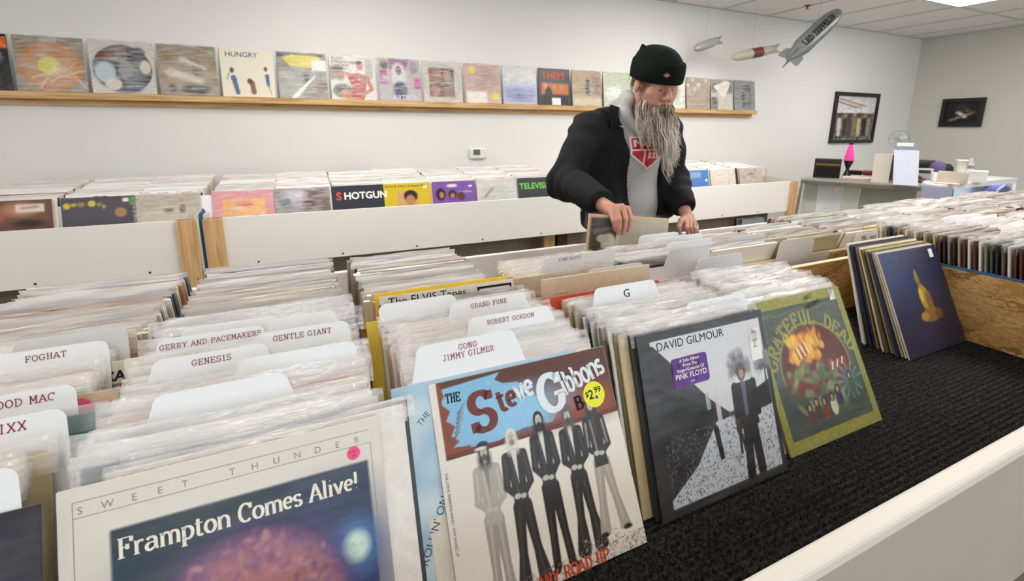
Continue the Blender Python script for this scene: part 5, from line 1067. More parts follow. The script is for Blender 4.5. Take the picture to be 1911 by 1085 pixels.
# ================================================================== AIRSHIP MODELS hanging by the wall
def airship(px0, py0, px1, py1, Y, rad, col, label, text=None, band=None, nose_dark=False, yb=None):
    tail, nose = on_y(px0, py0, Y), on_y(px1, py1, yb or Y); ax = (nose-tail); Lg = ax.length; mid = tail
    e = empty('airship_model', label=label, cat='airship model'); z = ax.normalized(); x = Vector((0, 1, 0)); x = (x-z*x.dot(z)).normalized(); y_ = z.cross(x)
    e.matrix_world = Matrix(((x.x, y_.x, z.x, tail.x), (x.y, y_.y, z.y, tail.y), (x.z, y_.z, z.z, tail.z), (0, 0, 0, 1)))
    n = 22; pf = []
    for i in range(n+1):
        t = i/n; r = rad*min(1, (max(0, t)*3.2+.12)**.62)*(1 if t < .62 else math.sqrt(max(0.0, 1-((t-.62)/.38)**2.2))); pf.append((max(r, .0015), Lg*t))
    m = simple('airship_skin', col, .38, .5, metal=.25 if not band else 0, noise=.06, scale=20)
    mb = MB(); mb.lathe(pf, seg=56); hull = mb.obj('hull', m, e, True)
    for k in range(8):
        a = k*PI/4+PI/8; mb = MB(); mb.tube([((r+.0008)*math.cos(a), (r+.0008)*math.sin(a), zz) for r, zz in pf[1:-1]], rad*.012, 4); mb.obj('hull_seam', m, hull)
    for k in range(4):
        a = k*PI/2+PI/4; c, s1 = math.cos(a), math.sin(a); r0 = rad*.25; r1 = rad*1.25
        pts = [(c*r0, s1*r0, Lg*.20), (c*r1*.9, s1*r1*.9, Lg*.12), (c*r1, s1*r1, Lg*.02), (c*r1*.9, s1*r1*.9, -Lg*.025), (c*r0, s1*r0, -Lg*.0)]
        mb = MB(); mb.prism([Vector(q)+Vector((s1, -c, 0))*rad*.04 for q in pts], Vector((-s1, c, 0))*rad*.08); mb.obj('tail_fin', m, e)
    a = PI; 
    mb = MB(); mb.quadbox((-rad*.18, -rad*1.12, Lg*.58), (rad*.36, 0, 0), (0, rad*.2, 0), (0, 0, Lg*.1)); 
    if nose_dark: mb2 = MB(); mb2.lathe([(r*1.01+.0005, zz) for r, zz in pf if zz > Lg*.95], seg=20); mb2.obj('nose_cap', simple('dark_cap', '#3a3c3e', .4), e, True)
    if band:
        mb2 = MB(); mb2.lathe([(r*1.012+.0005, zz) for r, zz in pf if Lg*.35 < zz < Lg*.62], seg=28, cap=False); mb2.obj('red_band', simple('dark_red', band, .5), e, True)
    # suspension thread up to the ceiling
    top = e.matrix_world @ Vector((0, 0, Lg*.55)); inv = e.matrix_world.inverted(); mb3 = MB(); mb3.tube([inv @ Vector((top.x, top.y, ZC-.002)), inv @ top], .0012, 4); mb3.obj('thread', M['grey_panel'], e)
    if text:
        V, Fs = nib_text(text, rad*.60, 1.1, 1.5, 1.0, centre=True); mb4 = MB(); rr = rad*1.02
        tot = max(v[0] for v in V)*2; k = Lg*.56/tot
        side = R(160)      # where round the hull the lettering sits
        for u, v in V:
            zz = Lg*.50+u*k; t = zz/Lg; r = rad*min(1, (t*3.2+.12)**.62)*(1 if t < .62 else math.sqrt(max(0.0, 1-((t-.62)/.38)**2.2)))*1.02+.0022; a = side-(v/r); mb4.v.append(Vector((r*math.cos(a), r*math.sin(a), zz)))
        for f in Fs: mb4.f.append(f); mb4.c.append(None)
        mb4.obj('lettering', M['black_ink'], e)
    return e
airship(1471, 111, 1567, 20, 2.95, .078, '#7d8284', 'large silver airship model with dark lettering hanging nose-up', 'LED ZEPPELIN', nose_dark=True)
airship(1448, 91, 1365, 108, 3.45, .048, '#b9b7a6', 'mid-sized cream airship model with a dark red band', band='#6a2430')
airship(1342, 75, 1295, 92, 3.55, .042, '#a9a8a2', 'smallest grey airship model, leftmost of the three')

p = on_z(1563, 336, CZ); e = empty('price_tag', (p.x-.03, p.y-.02, CZ-.03), (0, 0, -CAMAZ(p)), 'small yellow tag hanging from the front edge of the old counter', 'tag')
MB().box(-.012, .012, -.003, 0, -.06, .0).obj('tag_card', simple('yellow_tag', '#e0b030', .5), e); mb = MB(); mb.tube([(0, -.001, .0), (0, .004, .033)], .001, 4); mb.obj('string', M['white'], e)
wb = empty('wire_bookend', (4.2, 3.25, .722), (0, 0, 0), 'thin wire bookend at the right end of the long wall rack', 'bookend')
mb = MB(); mb.tube([(-.12, 0, 0), (-.12, 0, .27), (-.10, 0, .285), (.10, 0, .285), (.12, 0, .27), (.12, 0, 0)], .004, 6); mb.obj('wire_loop', M['screw'], wb)
mb = MB(); mb.box(-.13, .13, -.01, .06, 0, .002); mb.obj('foot_plate', M['screw'], wb)
# ================================================================== THE MAN
class Vol:
    def __init__(s, xs, ys, zs): s.a = [np.asarray(q, np.float32) for q in (xs, ys, zs)]; s.D = np.full([len(q) for q in s.a], .5, np.float32)
    def sub(s, lo, hi):
        ix = [slice(max(0, np.searchsorted(s.a[i], lo[i])-1), min(len(s.a[i]), np.searchsorted(s.a[i], hi[i])+1)) for i in range(3)]
        if any(q.stop-q.start < 2 for q in ix): return None, None
        return tuple(ix), np.meshgrid(*[s.a[i][ix[i]] for i in range(3)], indexing='ij')
    def put(s, ix, d, k, op='add'):
        o = s.D[ix]
        if op == 'add': h = np.clip(.5+.5*(o-d)/k, 0, 1); s.D[ix] = o+(d-o)*h-k*h*(1-h)
        else: d = -d; h = np.clip(.5+.5*(d-o)/k, 0, 1); s.D[ix] = o+(d-o)*h+k*h*(1-h)
    def cap(s, a, b, ra, rb=None, k=.012, op='add', flat=None):
        a, b = np.array(a, float), np.array(b, float); rb = ra if rb is None else rb; m = max(ra, rb)+max(k, .004)*1.6+.01
        ix, g = s.sub(np.minimum(a, b)-m, np.maximum(a, b)+m)
        if ix is None: return s
        d = b-a; L2 = (d**2).sum()+1e-9; h = np.clip(sum((g[i]-a[i])*d[i] for i in range(3))/L2, 0, 1)
        s.put(ix, np.sqrt(sum((g[i]-a[i]-h*d[i])**2 for i in range(3)))-(ra+(rb-ra)*h), k, op); return s
    def ell(s, c, r, k=.012, op='add', Q=None):
        c = np.array(c, float); r = np.array(r, float); m = r.max()+k*1.6+.01; ix, g = s.sub(c-m, c+m)
        if ix is None: return s
        p = [g[i]-c[i] for i in range(3)]
        if Q is not None: p = [sum(Q[j][i]*p[i] for i in range(3)) for j in range(3)]
        q0 = np.sqrt(sum((p[i]/r[i])**2 for i in range(3)))+1e-9; q1 = np.sqrt(sum((p[i]/r[i]**2)**2 for i in range(3)))+1e-9
        s.put(ix, q0*(q0-1)/q1, k, op); return s
    def nets(s, name, m, parent=None, smooth=2):
        D = s.D; S0 = D < 0; n = D.shape
        c = [S0[i:n[0]-1+i, j:n[1]-1+j, k:n[2]-1+k] for i in (0, 1) for j in (0, 1) for k in (0, 1)]
        al = c[0].copy(); an = c[0].copy()
        for q in c[1:]: al &= q; an |= q
        act = an & ~al; I = np.argwhere(act); idm = np.full(act.shape, -1, np.int64); idm[act] = np.arange(len(I))
        P = np.zeros((len(I), 3)); W = np.zeros(len(I)); cor = [(i, j, k) for i in (0, 1) for j in (0, 1) for k in (0, 1)]
        v = [D[I[:, 0]+i, I[:, 1]+j, I[:, 2]+k] for i, j, k in cor]
        for e0 in range(8):
            for ax in range(3):
                if cor[e0][ax]: continue
                o = list(cor[e0]); o[ax] = 1; e1 = cor.index(tuple(o)); a, b = v[e0], v[e1]; x = (a < 0) != (b < 0); t = np.where(x, a/np.where(x, a-b, 1), 0)
                for d in range(3):
                    i0 = I[:, d]+cor[e0][d]; pa = s.a[d][i0]; pb = s.a[d][I[:, d]+o[d]]; P[:, d] += np.where(x, pa+(pb-pa)*t, 0)
                W += x
        P /= W[:, None]; F = []
        for ax in range(3):
            b, cc = (ax+1) % 3, (ax+2) % 3; sl0 = [slice(1, -1)]*3; sl0[ax] = slice(0, -1); sl1 = list(sl0); sl1[ax] = slice(1, None)
            A0, A1 = S0[tuple(sl0)], S0[tuple(sl1)]; E = np.argwhere(A0 != A1); off = np.array([1, 1, 1]); off[ax] = 0; E = E+off
            fl = S0[E[:, 0], E[:, 1], E[:, 2]]
            q = []
            for db, dc in ((0, 0), (-1, 0), (-1, -1), (0, -1)):
                G = E.copy(); G[:, b] += db; G[:, cc] += dc; q.append(idm[G[:, 0], G[:, 1], G[:, 2]])
            q = np.stack(q, 1); q[~fl] = q[~fl][:, ::-1]; F.append(q)
        F = np.concatenate(F); F = F[(F >= 0).all(1)]
        me = bpy.data.meshes.new(name); me.vertices.add(len(P)); me.loops.add(F.size); me.polygons.add(len(F))
        if smooth:      # a few Laplacian passes
            for _ in range(smooth):
                acc = np.zeros_like(P); cnt = np.zeros(len(P))
                for a_, b_ in ((0, 1), (1, 2), (2, 3), (3, 0)):
                    for u_, w_ in ((a_, b_), (b_, a_)): np.add.at(acc, F[:, u_], P[F[:, w_]]); np.add.at(cnt, F[:, u_], 1)
                P = P*.4+.6*acc/np.maximum(cnt, 1)[:, None]
        me.vertices.foreach_set('co', P.ravel().astype('f')); me.loops.foreach_set('vertex_index', F.ravel().astype('i')); me.polygons.foreach_set('loop_start', (np.arange(len(F))*4).astype('i'))
        me.update(calc_edges=True); me.polygons.foreach_set('use_smooth', [True]*len(F)); me.materials.append(m); me.validate()
        o = link(name, me, parent); return o
def rng(a, b, h): return np.arange(a, b+h, h)
man = empty('person', (1.47, 1.90, 0), label='bearded man in a black beanie and black jacket looking down at a record', cat='person')
MANINV = Matrix.Translation((-1.47, -1.90, 0))
def at(px, py, Y): return np.array(on_y(px, py, Y))
# ---- joints
HY = 1.68
HC = at(1222, 158, HY)                                   # head centre at eye height
fa, fp = R(-98), R(14)
hF = np.array([math.cos(fa)*math.cos(fp), math.sin(fa)*math.cos(fp), -math.sin(fp)]); hS = np.array([-math.sin(fa), math.cos(fa), 0])
hU = np.cross(hS, hF)*1.0
if hU[2] < 0: hU = -hU
HK = 1.02
def hl(s_, f, u): return HC+HK*(hS*s_+hF*f+hU*u)
QH = np.array([hS, hF, hU])
shR, shL = at(1104, 240, 1.82), at(1238, 246, 1.79); elR, elL = at(1052, 338, 1.80), at(1256, 338, 1.80)
wrR, wrL = at(1139, 391, 1.47), at(1281, 402, 1.645)
chest = at(1176, 270, 1.84); belly = at(1172, 370, 1.90); pelv = np.array([belly[0]+.01, 1.93, .90]); neckb = at(1190, 225, 1.80)
skin = simple('skin', '#bb8a76', .5, .4, noise=.10, scale=30, bump=.25, bscale=90)
b_ = skin.node_tree.nodes['Principled BSDF']; b_.inputs['Subsurface Weight'].default_value = .08; b_.inputs['Subsurface Radius'].default_value = (.02, .008, .004)
cloth_j = simple('black_wool', '#17181b', .85, .25, noise=.15, scale=220, bump=.35, bscale=260)
cloth_h = simple('heather_grey', '#a9a8a8', .9, .2, noise=.10, scale=260, bump=.3, bscale=200)
cloth_b = simple('black_knit', '#0f1713', .95, .15, noise=.2, scale=200, bump=.5, bscale=200)
jeans = simple('dark_denim', '#23262e', .85, .2, noise=.1, scale=150)
# ---- body (one continuous surface, feet to fingertips)
zs = np.concatenate([rng(-.0, .86, .014), rng(.872, 1.10, .0028), rng(1.112, 1.40, .012), rng(1.405, 1.76, .0030)])
V = Vol(rng(.98, 1.98, .0034), rng(1.30, 2.12, .0036), zs)
V.ell(hl(0, -.012, .045), np.array([.077, .097, .085])*HK, Q=QH).ell(hl(0, .030, -.03), np.array([.060, .063, .085])*HK, .02, Q=QH).ell(hl(0, .045, -.088), np.array([.044, .042, .035])*HK, .02, Q=QH)
for s_ in (-1, 1):
    V.cap(hl(s_*.046, .074, .024), hl(s_*.012, .090, .021), .011, .012, .012).ell(hl(s_*.046, .060, -.022), [.024]*3, .02).ell(hl(s_*.032, .100, .0005), [.0175]*3, .008, 'sub').ell(hl(s_*.031, .0755, -.001), [.0150, .0150, .0135], .004)
    V.cap(hl(s_*.045, .083, .010), hl(s_*.020, .092, .009), .0045, .005, .003).ell(hl(s_*.080, -.008, -.006), [.010, .020, .032], .006, Q=QH).ell(hl(s_*.013, .104, -.040), [.0095]*3, .008).cap(hl(s_*.05, .07, .0), hl(s_*.04, .075, -.06), .012, .014, .02)
V.cap(hl(0, .094, .014), hl(0, .122, -.036), .0090, .0150, .010).cap(hl(-.02, .092, -.064), hl(.02, .092, -.064), .008, .008, .01).cap(hl(-.018, .088, -.076), hl(.018, .088, -.076), .008, .008, .01)
V.cap(hl(0, -.03, -.05), neckb, .058, .066, .03)
V.cap(neckb, chest, .07, .13, .05).ell(chest, [.165, .105, .20], .05).ell(belly, [.155, .115, .20], .05).ell(pelv, [.16, .115, .12], .05)
for sh, el, wr in ((shR, elR, wrR), (shL, elL, wrL)):
    V.cap(neckb+np.array([0, .01, -.03]), sh, .05, .055, .03).cap(sh, el, .052, .042, .03).cap(el, wr, .040, .027, .02)
feet = [np.array([pelv[0]-.10, 1.90, .05]), np.array([pelv[0]+.11, 1.94, .05])]
for s_, ft in zip((-1, 1), feet):
    hip = pelv+np.array([s_*.085, 0, -.03]); kn = np.array([ft[0]-s_*.005, 1.90, .49]); V.cap(hip, kn, .082, .055, .04).cap(kn, ft+np.array([0, .03, .04]), .052, .038, .03).cap(ft+np.array([0, .04, 0]), ft+np.array([0, -.13, -.01]), .04, .035, .03)
# right hand: back of the hand towards us, fingers over the front of the raised record
KR = [at(1171, 390, 1.372), at(1161, 386, 1.366), at(1150, 388, 1.370), at(1140, 395, 1.384)]
PR = [at(1177, 409, 1.340), at(1168, 409, 1.334), at(1156, 411, 1.338), at(1145, 412, 1.352)]
TR = [at(1172, 430, 1.338), at(1163, 436, 1.338), at(1153, 435, 1.344), at(1147, 429, 1.356)]
for i in range(4):
    V.cap(wrR+np.array([.004*(1-i), -.005, 0]), KR[i], .021, .0125, .010); mid = PR[i]*.45+TR[i]*.55+np.array([0, -.004, 0])
    V.cap(KR[i], PR[i], .0118, .0098, .004).cap(PR[i], mid, .0095, .0086, .003).cap(mid, TR[i], .0086, .0074, .003)
tb = at(1168, 394, 1.43); V.cap(wrR+np.array([.02, .0, -.005]), tb, .017, .013, .01).cap(tb, at(1176, 404, 1.405), .012, .0105, .004).cap(at(1176, 404, 1.405), at(1172, 418, 1.397), .0105, .009, .003)
# left hand resting in the bin
KL = [at(1281, 414, 1.600), at(1288, 413, 1.595), at(1294, 416, 1.600), at(1299, 421, 1.612)]
PL = [at(1281, 425, 1.575), at(1289, 425, 1.568), at(1296, 427, 1.575), at(1300, 430, 1.59)]
TL = [at(1283, 437, 1.582), at(1291, 439, 1.578), at(1297, 440, 1.585), at(1301, 440, 1.597)]
for i in range(4):
    V.cap(wrL+np.array([.004*(i-1), -.005, 0]), KL[i], .020, .0118, .010); mid = PL[i]*.45+TL[i]*.55+np.array([0, -.003, 0])
    V.cap(KL[i], PL[i], .0110, .0092, .003).cap(PL[i], mid, .0090, .0082, .003).cap(mid, TL[i], .0082, .0072, .003)
tb = at(1270, 413, 1.60); V.cap(wrL+np.array([-.012, -.01, -.004]), tb, .017, .013, .01).cap(tb, at(1267, 424, 1.585), .0118, .0105, .004).cap(at(1267, 424, 1.585), at(1269, 435, 1.583), .0102, .0086, .003)
body = V.nets('body', skin, man, 1); body.matrix_parent_inverse = MANINV
def child(o): o.parent = man; o.matrix_parent_inverse = MANINV; return o
# ---- hoodie
ztop = neckb[2]
G = Vol(rng(1.0, 1.98, .0055), rng(1.36, 2.14, .0055), rng(.76, 1.64, .0055))
def torso(g, inf, arms):
    g.cap(neckb+np.array([0, .02, -.03]), chest, .075+inf, .13+inf, .06).ell(chest, [.175+inf, .115+inf, .21+inf], .05).ell(belly, [.168+inf, .130+inf, .22+inf], .06).ell(pelv, [.17+inf, .125+inf, .13], .06)
    for sh, el, wr, ok in ((shR, elR, wrR, 1), (shL, elL, wrL, 1)):
        g.cap(neckb+np.array([0, .02, -.035]), sh, .055+inf, .060+inf, .04)
        if arms: e2 = el+(wr-el)*.80; g.cap(sh, el, .060+inf, .056+inf, .03).cap(el, el+(wr-el)*.80, .055+inf, .036+inf, .02)
torso(G, .004, False)
hoods = [hl(-.075, -.055, -.085), hl(-.055, -.105, -.075), hl(0, -.13, -.08), hl(.055, -.105, -.085), hl(.085, -.04, -.11)]
nb = [neckb+np.array(q) for q in ((-.10, -.03, .02), (-.085, .05, .05), (0, .085, .06), (.08, .05, .045), (.10, -.03, .0))]
for i in range(4): G.cap(nb[i], nb[i+1], .034, .034, .02); G.cap(hoods[i], hoods[i+1], .024, .024, .02); G.cap(nb[i], hoods[i], .03, .022, .02); G.cap(nb[i+1], hoods[i+1], .03, .022, .02)
G.cap(nb[0], neckb+np.array([-.05, -.10, -.06]), .030, .022, .02).cap(nb[4], neckb+np.array([.05, -.10, -.07]), .030, .022, .02)
X, Y, Z = np.meshgrid(*G.a, indexing='ij'); G.D += ((.0035+.004*(Z > ztop-.03))*np.sin(38*Z+9*X+5*np.sin(11*X))*np.sin(14*X+6*Z+20*Y)).astype('f')
hood = child(G.nets('hoodie', cloth_h, None, 2))
# hem ribbing line + chest print on the hoodie front
def front_y(g, x, z):
    i = np.clip(np.searchsorted(g.a[0], x), 1, len(g.a[0])-1); k = np.clip(np.searchsorted(g.a[2], z), 1, len(g.a[2])-1); col = g.D[i, :, k]; j = np.argmax(col < 0); 
    a, b = col[j-1], col[j]; return g.a[1][j-1]+(g.a[1][j]-g.a[1][j-1])*(a/(a-b)) if j > 0 else 1.7
def patch(name, g, x0, x1, z0, z1, pic, m, off=.0035):
    n = pic.n; me = pic.mesh(name, 1, 1, m); i = 0; co = np.zeros((n*pic.m, 3))
    for r in range(pic.m):
        for c in range(n):
            x = x0+(x1-x0)*c/(n-1); z = z0+(z1-z0)*r/(pic.m-1); co[r*n+c] = (x, front_y(g, x, z)-off, z)
    yy = co[:, 1].reshape(pic.m, n)
    for _ in range(4): yy[1:-1, 1:-1] = (yy[:-2, 1:-1]+yy[2:, 1:-1]+yy[1:-1, :-2]+yy[1:-1, 2:])/4
    co[:, 1] = yy.ravel(); me.vertices.foreach_set('co', co.ravel().astype('f')); me.update(); return me
fy = 1.70
pa = at(1183, 318, fy); pb = at(1236, 258, fy); cx_ = at(1214, 300, fy)[0]
p = Pic(60, '#a9a8a8'); sh_ = [(.02, .98), (.98, .98), (.98, .48), (.5, .05), (.02, .48)]
p.poly(sh_, '#efe6e4').poly([(.05, .95), (.95, .95), (.95, .50), (.5, .10), (.05, .50)], '#b3222c').rect(.05, .95, .60, .635, '#eadfdd').rect(.34, .37, .2, .62, '#eadfdd')
for k in range(5): p.cap(.12+.17*k, .72, .12+.17*k, .88, .02, .02, '#eadfdd').cap(.12+.17*k, .72 if k % 2 else .88, .2+.17*k, .8, .018, .018, '#eadfdd')
for k in range(3): p.cap(.46+.13*k, .38, .46+.13*k, .54, .018, .018, '#eadfdd').cap(.46+.13*k, .54, .53+.13*k, .5, .016, .016, '#eadfdd').cap(.46+.13*k, .46, .53+.13*k, .4, .016, .016, '#eadfdd')
me = patch('chest_print', G, cx_-.105, cx_+.105, pa[2]-.01, pb[2]+.01, p, M['print'])
# cut the print to the shield outline
bm = bmesh.new(); bm.from_mesh(me); x0, z0 = cx_-.105, pa[2]-.01; w_, h_ = .21, pb[2]-pa[2]+.02
def inside(x, z):
    u, v = (x-x0)/w_, (z-z0)/h_; return v > .05 and v < .98 and .02 < u < .98 and v > .05+.43*abs(u-.5)/.48
bmesh.ops.delete(bm, geom=[f for f in bm.faces if not inside(f.calc_center_median().x, f.calc_center_median().z)], context='FACES'); bm.to_mesh(me); bm.free()
pr_ = link('chest_print', me); pr_.parent = hood
# ---- jacket
J = Vol(rng(.96, 2.02, .005), rng(1.40, 2.16, .005), rng(.72, 1.56, .005))
torso(J, .022, True)
for sh, el, wr in ((shR, elR, wrR), (shL, elL, wrL)): J.cap(el+(wr-el)*.60, el+(wr-el)*.82, .052, .050, .01)
J.cap(at(1112, 262, 1.86), at(1120, 400, 1.88), .085, .10, .05).cap(at(1236, 270, 1.84), at(1232, 390, 1.86), .06, .075, .05)
hem = pelv+np.array([0, -.01, -.01]); J.ell(hem, [.19, .155, .10], .05)
X, Y, Z = np.meshgrid(*J.a, indexing='ij')
nz = np.sin(26*Z+14*X+4*np.sin(9*X+7*Y))*np.sin(11*X-8*Z+3*Y)+.6*np.sin(52*(Z*.7+X*.5)+5*np.sin(13*Z))*np.sin(17*Y+9*X)
J.D += (.0095*nz).astype('f')
# elbow and cuff creases
for el, wr in ((elR, wrR), (elL, wrL)):
    d = (wr-el)/np.linalg.norm(wr-el); t = (X-el[0])*d[0]+(Y-el[1])*d[1]+(Z-el[2])*d[2]; rr = (X-el[0])**2+(Y-el[1])**2+(Z-el[2])**2
    J.D += (.007*np.sin(t*95)*np.exp(-rr/.012)).astype('f')
# hem and cuffs cut square, front opened
J.D = np.maximum(J.D, (at(1160, 452, 1.80)[2]-.02-Z).astype('f'))
for el, wr in ((elR, wrR), (elL, wrL)):
    d = (wr-el)/np.linalg.norm(wr-el); c = el+(wr-el)*.83; near = ((X-c[0])**2+(Y-c[1])**2+(Z-c[2])**2) < .15**2
    pl = ((X-c[0])*d[0]+(Y-c[1])*d[1]+(Z-c[2])*d[2]).astype('f'); J.D = np.where(near & (np.abs(pl) < .1), np.maximum(J.D, pl), J.D)
zt, zb = at(1200, 235, 1.70)[2], at(1200, 410, 1.74)[2]
tt = np.clip((zt-Z)/(zt-zb), -1, 1.4)
xl = at(1176, 235, 1.69)[0]+(at(1188, 408, 1.74)[0]-at(1176, 235, 1.69)[0])*tt; xr = at(1262, 250, 1.69)[0]+(at(1238, 408, 1.74)[0]-at(1262, 250, 1.69)[0])*tt
cut = np.maximum(np.maximum(xl-X, X-xr), Y-(chest[1]-.03)); J.D = np.maximum(J.D, -cut.astype('f'))
neckc = ((X-neckb[0])**2+(Y-neckb[1]+.01)**2 < .105**2) & (Z > neckb[2]-.05); J.D = np.where(neckc, np.maximum(J.D, .01), J.D)
jac = child(J.nets('jacket', cloth_j, None, 5)); del X, Y, Z, nz, cut
# collar leaves, bent slabs that lie on the jacket
def slab(name, pts, th, m, parent):
    mb = MB(); n = len(pts); P = [Vector(q) for q in pts]; nr = (P[1]-P[0]).cross(P[2]-P[0]).normalized()
    if nr.y > 0: nr = -nr
    mb.prism([q for q in P], nr*th); o = mb.obj(name, m, bevel=.003); child(o); return o
def jy(px, py, y0=1.74):
    q = at(px, py, y0)
    for _ in range(4): q = at(px, py, front_y(J, q[0], q[2])-.004)
    return q
try:
    slab('collar_leaf', [jy(1138, 196), jy(1168, 206), jy(1183, 246), jy(1172, 250), jy(1139, 243)], .006, cloth_j, jac)
except Exception as ex: print('collar', ex)
pin_c = jy(1157, 236); mb = MB(); q = Vector(pin_c)+Vector((0, -.018, 0))
mb.prism([q+Vector(v) for v in ((-.014, 0, .003), (-.004, 0, .001), (.0, 0, .005), (.012, 0, .006), (.005, 0, -.001), (.003, 0, -.008), (-.003, 0, -.003), (-.013, 0, -.001))], (0, .002, 0)); pn = child(mb.obj('bird_pin', simple('pin_metal', '#b9b49a', .3, metal=.8)))
# zip edge along the opening
for (a, b) in (((1178, 250), (1188, 405)),):
    pts = [jy(a[0]-3+(b[0]-a[0])*t, a[1]+(b[1]-a[1])*t) for t in np.linspace(0, 1, 10)]; mb = MB(); mb.tube([Vector(q) for q in pts], .0035, 6); child(mb.obj('placket_edge', cloth_j))
# ---- trousers and shoes
TQ = Vol(rng(1.15, 1.85, .009), rng(1.68, 2.12, .009), rng(.05, 1.0, .009)); TQ.ell(pelv, [.178, .135, .13], .04)
for s_, ft in zip((-1, 1), feet):
    hip = pelv+np.array([s_*.085, 0, -.03]); kn = np.array([ft[0]-s_*.005, 1.90, .49]); TQ.cap(hip, kn, .10, .078, .04).cap(kn, ft+np.array([0, .03, .04]), .075, .066, .03)
child(TQ.nets('trousers', jeans, None, 1))
boot = simple('boot_leather', '#241d18', .5)
for ft in feet:
    b2 = Vol(rng(ft[0]-.09, ft[0]+.09, .006), rng(ft[1]-.26, ft[1]+.14, .006), rng(-.01, .2, .006)); b2.cap(ft+np.array([0, .04, 0]), ft+np.array([0, -.16, -.012]), .052, .044, .02).cap(ft+np.array([0, .04, 0]), ft+np.array([0, .03, .09]), .052, .05, .02)
    b2.D = np.maximum(b2.D, (.004-np.meshgrid(*b2.a, indexing='ij')[2]).astype('f')); child(b2.nets('boot', boot, None, 1))
# ---- beanie: knitted crown and folded cuff
def ring(u, rs, rf, s0=0, f0=0, n=64, rib=0.0, tilt=0.0): 
    out = []
    for k in range(n):
        a = 2*PI*k/n; q = 1+rib*(1 if k % 2 else -1); out.append(Vector(hl(s0+rs*q*math.cos(a), f0+rf*q*math.sin(a), u+tilt*math.sin(a))))
    return out
def loft(name, rings, m, cap_end=True):
    mb = MB(); n = len(rings[0])
    for r_ in rings: mb.v += r_
    for i in range(len(rings)-1):
        for k in range(n): j = (k+1) % n; mb.f.append((i*n+k, i*n+j, (i+1)*n+j, (i+1)*n+k)); mb.c.append(None)
    if cap_end: mb.f.append(tuple((len(rings)-1)*n+k for k in range(n))); mb.c.append(None)
    return child(mb.obj(name, m, None, True))
cr = [(.045, .090, .112, 0, 0), (.085, .097, .115, 0, -.005), (.108, .092, .107, 0, -.012), (.128, .080, .092, 0, -.018), (.143, .064, .072, 0, -.022), (.152, .044, .046, 0, -.026), (.157, .022, .022, 0, -.03)]
bn = loft('beanie', [ring(u, a, b, s0, f0, rib=.010) for u, a, b, s0, f0 in cr], cloth_b)
cf = [(.022, .088, .112), (.019, .097, .121), (.024, .103, .127), (.06, .106, .128), (.094, .103, .124), (.101, .098, .119), (.096, .090, .112)]
loft('beanie_cuff', [ring(u, a, b, 0, -.002, rib=.012, n=96, tilt=-.004) for u, a, b in cf], cloth_b, False)
mb = MB(); t0 = hl(-.055, -.045, .128); mb.lathe([(.02, 0), (.014, .018), (.003, .03)], Vector(t0), 8, Vector(hU-.35*hS-.2*hF)); child(mb.obj('knit_peak', cloth_b, None, True))
# small lozenge badge on the cuff
def on_cuff(px, py):
    d = Vector(ray(px, py)).normalized(); best = None
    for t in np.linspace(1.6, 2.6, 800):
        q = np.array((0, 0, H))+np.array(d)*t; r_ = (q-HC)/HK; s1, f1, u1 = r_@hS, r_@hF+.002, r_@hU
        if (s1/.1075)**2+(f1/.1295)**2 < 1: return q
    return at(px, py, HY-.12)
for nm, k, c in (('badge', 1.0, '#3a4a78'), ('badge_centre', .72, '#c8542c')):
    q = Vector(on_cuff(1244, 141)); uR, uU = Vector(_R), Vector((0, 0, 1)); nrm = (q-Vector((HC[0], HC[1], q.z))).normalized(); tx = uU.cross(nrm).normalized(); q = q+nrm*(.002 if k == 1 else .0026)
    pts = [(-.017, 0), (-.008, .005), (0, .0105), (.008, .005), (.017, 0), (.008, -.005), (0, -.0105), (-.008, -.005)]
    mb = MB(); mb.prism([q+tx*a*k+uU*b*k for a, b in pts], nrm*.0008); child(mb.obj(nm, simple(nm+'_thread', c, .7)))
# ---- eyebrows
mb = MB()
for s_ in (-1, 1):
    for i in range(26):
        t = i/25; a = hl(s_*(.014+.036*t), .1005-.018*t*t, .0205+.006*math.sin(t*PI)); b = a+hS*s_*.010+hU*random.uniform(-.001, .003)+hF*.001; mb.tube([Vector(a), Vector((a+b)/2+hF*.0015), Vector(b)], [.0021, .0018, .0007], 4)
child(mb.obj('eyebrows', simple('brow_hair', '#5a4436', .7)))
# ---- closed-down lash lines
mb = MB()
for s_ in (-1, 1): mb.tube([Vector(hl(s_*(.018+.026*t), .0905-.006*t, -.0085-.002*math.sin(t*PI))) for t in np.linspace(0, 1, 7)], .0019, 4)
child(mb.obj('eyelashes', simple('lash', '#3a2a24', .7)))
# ---- beard, moustache and side hair: individually curved locks
hairm = vcol_mat('grey_hair', .55, 0, 0, spec=.3)
def locks(name, items):
    mb = MB()
    for pts, r0, c0, c1, seg in items:
        n = len(pts); b = len(mb.v); P = [Vector(q) for q in pts]
        for i, q in enumerate(P):
            t = (P[min(i+1, n-1)]-P[max(i-1, 0)]).normalized(); a = t.cross(Vector((0, 1, 0))); a = a.normalized() if a.length > .1 else Vector((1, 0, 0)); c = a.cross(t); r_ = r0*(1-.75*(i/(n-1))**1.6)
            for k in range(seg): th = 2*PI*k/seg; mb.v.append(q+(a*math.cos(th)*1.25+c*math.sin(th)*.8)*r_)
        for i in range(n-1):
            u = i/(n-1); col = tuple(c0[j]+(c1[j]-c0[j])*min(1, max(0, u-.14)*2.4) for j in range(3))
            for k in range(seg): j = (k+1) % seg; mb.f.append((b+i*seg+k, b+i*seg+j, b+(i+1)*seg+j, b+(i+1)*seg+k)); mb.c.append(col)
        mb.f.append(tuple(b+(n-1)*seg+k for k in range(seg))); mb.c.append(c1)
    return child(mb.obj(name, hairm, None, True, True))
